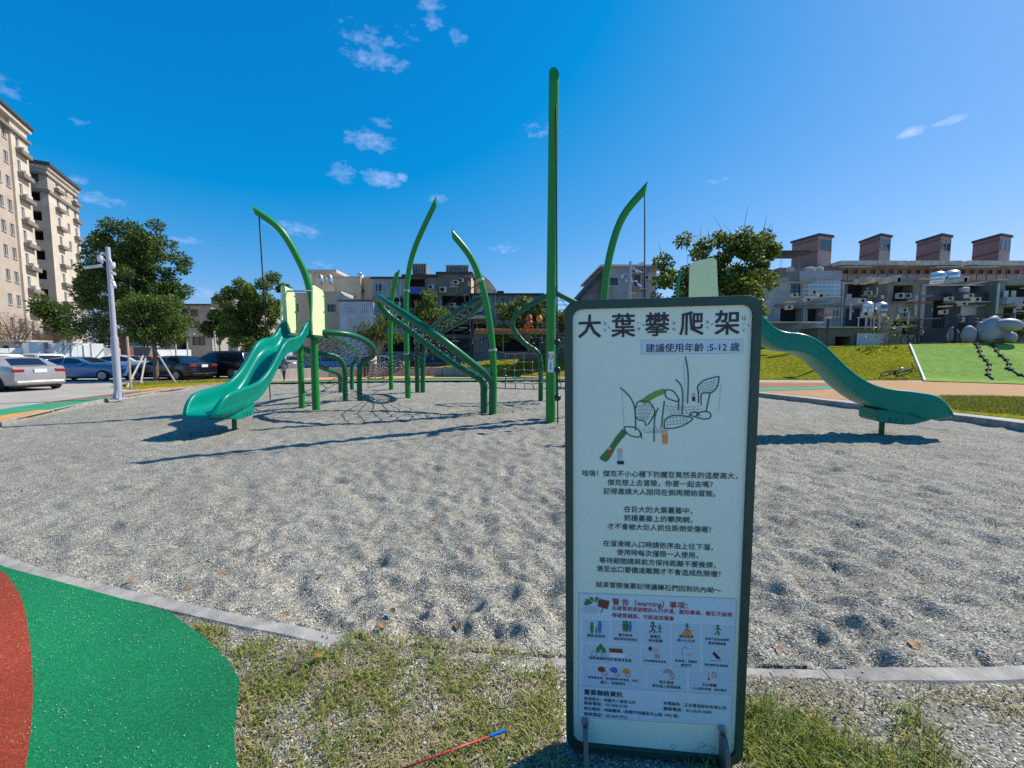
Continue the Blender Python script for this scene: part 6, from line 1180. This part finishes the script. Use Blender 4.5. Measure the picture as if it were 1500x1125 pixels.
# ------------------------------------------------------------------ foreground grass, fallen leaves, pebbles, stick
L_GRASS = leafmat('grass_blades', (.09, .145, .015), (.20, .26, .03), (.38, .35, .08), .3); L_DRY = leafmat('dry_grass', (.24, .19, .07), (.35, .29, .12), (.45, .40, .22), .2)
_near = sorted([(a, b) for a, b in PIT if b < 5 and -5 < a < 6]); _KX = [p[0] for p in _near]; _KY = [p[1] for p in _near]
def kerb_y(x): return interp(x, _KX, _KY)
GP = np.array([(p.x, p.y) for p in gp])
def in_green(x, y):
    xs_ = np.interp(-y, -GP[:, 1], GP[:, 0]); return x < xs_
def blades(name, label, n, pick, hgt, m, seed, flatness=.5):
    rg = np.random.default_rng(seed); P = []
    while len(P) < n:
        x, y, keep = pick(rg)
        if keep and not in_green(x, y) and (y < kerb_y(x) - .12 or (-.9 < x < .3 and rg.random() < .5 and y < kerb_y(x) + .03)) and not (abs((Vector((x, y, 0)) - SO).dot(SU)) < .34 and abs((Vector((x, y, 0)) - SO).dot(SN)) < .05): P.append((x, y))
    P = np.array(P); h = hgt * rg.uniform(.45, 1.3, n); a = rg.uniform(0, 2 * PI, n); ln = rg.uniform(.25, 1.0, n) * flatness; w = rg.uniform(.0009, .0022, n) * (1 + P[:, 1] * .2)
    d = np.stack([np.cos(a), np.sin(a), np.zeros(n)], 1); s = np.stack([-np.sin(a), np.cos(a), np.zeros(n)], 1) * w[:, None]
    B = np.column_stack([P, [verge_z(x, y, kerb_y(x) - .078) - .006 for x, y in P]]); M1 = B + d * (h * ln * .45)[:, None] + np.array([0, 0, 1]) * (h * .62 * (1 - ln * .4))[:, None]; T = B + d * (h * ln * 1.25)[:, None] + np.array([0, 0, 1]) * (h * (1 - ln * .75))[:, None]
    V = np.stack([B - s, B + s, M1 + s * .85, M1 - s * .85, T + s * .15, T - s * .15], 1).reshape(-1, 3); I = np.arange(n)[:, None] * 6; Fq = np.concatenate([I + np.array([0, 1, 2, 3]), I + np.array([3, 2, 4, 5])])
    o = link(name, npmesh(name, V, Fq, m), None); stuff(o); return tag(o, label, 'grass')
def nz_(x, y, s, o): return noise.noise((x * s, y * s, o))
def pick_l(rg):
    x = rg.uniform(-1.75, .22); y = rg.uniform(.55, 2.1); k = nz_(x, y, 4.5, 1) * .8 + .8 * nz_(x, y, 13, 2); return x, y, k > rg.uniform(-.25, .5)
def pick_dry(rg):
    x = rg.uniform(-1.75, .2); y = rg.uniform(.55, 2.15); k = nz_(x, y, 2.5, 5) + .5 * nz_(x, y, 8, 6) + .35 * (y - 1.5); return x, y, k > rg.uniform(-.42, .4)
def pick_r(rg):
    x = rg.uniform(.62, 3.2); y = rg.uniform(.5, 1.78); lim = 1.76 - .52 * (x - .85); k = (lim - y) * 2.2 + nz_(x, y, 4, 3) * .8; return x, y, k > rg.uniform(-.15, .55)
def pick_rd(rg):
    x = rg.uniform(.7, 3.4); y = rg.uniform(.5, 1.8); k = nz_(x, y, 2.6, 8) + .4 * nz_(x, y, 9, 9); return x, y, k > rg.uniform(-.2, .5)
blades('green_grass', 'sparse green grass sprouting through the gravel left of the board', 9500, pick_l, .045, L_GRASS, 21, .9)
blades('dry_grass', 'straw-coloured dry grass matted over the gravel left of the board', 11000, pick_dry, .038, L_DRY, 22, 1.15)
blades('green_grass', 'thick green grass right of the board', 24000, pick_r, .08, L_GRASS, 23, .8)
blades('dry_grass', 'thin dry grass among the gravel at the lower right', 8000, pick_rd, .05, L_DRY, 24, 1.1)
# short lawn blades on the mound and the lawn patches
def lawn_blades(name, label, n, pick, seed):
    rg = np.random.default_rng(seed); B = np.array([pick(rg) for _ in range(n)]); a = rg.uniform(0, 2 * PI, n); h = rg.uniform(.03, .085, n); w = rg.uniform(.006, .014, n)
    s = np.stack([-np.sin(a), np.cos(a), 0 * a], 1) * w[:, None]; T = B + np.stack([np.cos(a) * h * .6, np.sin(a) * h * .6, h], 1); V = np.stack([B - s, B + s, T], 1).reshape(-1, 3)
    o = link(name, npmesh(name, V, np.arange(n * 3).reshape(n, 3), L_LAWN)); stuff(o); tag(o, label, 'grass')
L_LAWN = leafmat('lawn_blades', (.10, .13, .012), (.20, .22, .02), (.40, .36, .08), .2)
def pick_mound(rg):
    while True:
        x = rg.uniform(-7, 25.5); d = rg.random() ** 1.4 * 7; y = mound_front(x) + d; z = mound_z(x, y)
        px = 750 + F * x / y
        if px < 1334 + (520 + F * (1.5 - z) / y - 505) * .44: return (x, y, z + .012)
lawn_blades('lawn_grass', 'short yellow-green grass covering the mound', 42000, pick_mound, 41)
LC = [G(*p) for p in ((1376, 581), (1640, 586), (1640, 624), (1398, 602))]; LS = [G(*p) for p in ((172, 567), (390, 557), (385, 555), (200, 561))]
def pick_quad(Q): return lambda rg: (lambda u, v: tuple(Q[0].lerp(Q[1], u).lerp(Q[3].lerp(Q[2], u), v) + Vector((0, 0, .03))))(rg.random(), rg.random())
lawn_blades('lawn_grass', 'short yellow-green grass on the lawn corner beside the right kerb', 16000, pick_quad(LC), 42)
lawn_blades('lawn_grass', 'short grass on the strip under the staked tree', 9000, pick_quad(LS), 43)
# loose pebbles on the rubber, soil and kerb
def pebbles():
    rg = np.random.default_rng(31); V = []; Fq = []; base = np.array([(1, 0, 0), (0, 1, 0), (-1, 0, 0), (0, -1, 0), (0, 0, .8), (0, 0, -.8)]); fs = [(0, 1, 4), (1, 2, 4), (2, 3, 4), (3, 0, 4), (1, 0, 5), (2, 1, 5), (3, 2, 5), (0, 3, 5)]; k = 0
    def put(x, y, z, r):
        nonlocal k
        a = rg.uniform(0, 2 * PI); c, s = math.cos(a), math.sin(a); b = base * rg.uniform(.6, 1.25, (6, 3)) * r; b = np.column_stack([b[:, 0] * c - b[:, 1] * s, b[:, 0] * s + b[:, 1] * c, b[:, 2] * .7]); V.append(b + (x, y, z + r * .4)); Fq.extend([(i + k, j + k, l + k) for i, j, l in fs]); k += 6
    n = 0
    while n < 3000:
        x, y = rg.uniform(-3.8, -.6), rg.uniform(.5, 3.0)
        if in_green(x, y) and y < kerb_y(x) - .12 and nz_(x, y, 2.2, 4) + nz_(x, y, 7, 5) * .5 > rg.uniform(-.6, .8): put(x, y, .037, rg.uniform(.0014, .0036)); n += 1
    n = 0
    while n < 5000:
        x, y = rg.uniform(-1.8, 3.6), rg.uniform(.6, 2.3)
        if not in_green(x, y) and y < kerb_y(x) + .6: 
            if y > kerb_y(x) - .11 and rg.random() < .5: continue
            put(x, y, verge_z(x, y, kerb_y(x) - .078) if y < kerb_y(x) - .1 else (.014 if y < kerb_y(x) else PITZ(x, y)), rg.uniform(.003, .008)); n += 1
    o = link('loose_pebbles', npmesh('loose_pebbles', np.concatenate(V), Fq, mat('pebble', (.34, .33, .31), .9, col2=(.6, .58, .55), vs=60))); stuff(o); tag(o, 'loose pale pebbles strewn over the rubber paving and soil', 'pebbles')
pebbles()
M_FALL = mat('fallen_leaf', (.30, .15, .05), .7, var=.4, vs=30); M_FALLD = mat('dark_fallen_leaf', (.10, .055, .025), .7, var=.4, vs=30)
def fallen(label, px, py, s, m, in_pit=True):
    p = G(px, py, -.06 if in_pit else .02); z = (PITZ(p.x, p.y) if in_pit else .035) + .012; a = random.uniform(0, 2 * PI); q = MB(); K = 6; V = []
    for i in range(K + 1):
        f = i / K; w = math.sin(PI * min(1, f * .92 + .06)) ** .8 * .32; cu = .22 * math.sin(PI * f) 
        V += [((f - .5), -w, cu * .25 + w * .5), ((f - .5), 0, cu * .1), ((f - .5), w, cu * .25 + w * .35)]
    c, sn = math.cos(a), math.sin(a); q.add([(p.x + s * (x * c - y * sn), p.y + s * (x * sn + y * c), z + s * zz) for x, y, zz in V], [(3 * i + j, 3 * i + 3 + j, 3 * i + 4 + j, 3 * i + 1 + j) for i in range(K) for j in range(2)])
    tag(q.build('fallen_leaf', m, None, smooth=True), label, 'leaf', 'dry leaves on the gravel')
for i, (px, py, s, m, pit, lb) in enumerate(((1337, 961, .075, M_FALL, True, 'curled brown leaf in a hollow near the right kerb'), (638, 757, .07, M_FALL, True, 'tan leaf in the middle of the gravel'), (670, 926, .06, M_FALLD, True, 'dark leaf in a hollow above the dry grass'), (325, 845, .07, M_FALL, True, 'orange leaf on the gravel above the green rubber'),
        (192, 862, .045, M_FALL, True, 'small yellow leaf beside the kerb at the left'), (274, 871, .05, M_FALL, True, 'ochre leaf just inside the kerb'), (560, 936, .06, M_FALL, True, 'rust leaf where the kerb sinks under gravel'), (418, 907, .05, M_FALL, False, 'pale leaf lying on the end of the kerb'), (466, 970, .05, M_FALL, False, 'orange leaf in the dry grass'), (438, 981, .05, M_FALLD, False, 'reddish leaf lower in the dry grass'), (1140, 964, .04, M_FALL, True, 'small brown leaf right of the board'), (575, 920, .05, M_FALLD, True, 'brown leaf left of the dark one above the dry grass'), (470, 850, .05, M_FALLD, True, 'dark brown leaf in the left gravel'))): fallen(lb, px, py, s, m, pit)
def stick():
    a, b, c = G(575, 1131, .03), G(718, 1078, .045), G(740, 1070, .05); t = thing('toy_stick', 'thin red stick with a blue end lying in the grass', 'stick', (a + c) / 2)
    q = MB(); q.cyl(a, b, .0032, 8); q.build('rod', mat('red_stick', (.50, .04, .04), .4), t, smooth=True); q = MB(); q.cyl(b, c, .0062, 10); q.build('blue_tip', mat('blue_tip', (.01, .16, .55), .35), t, smooth=40)
stick()
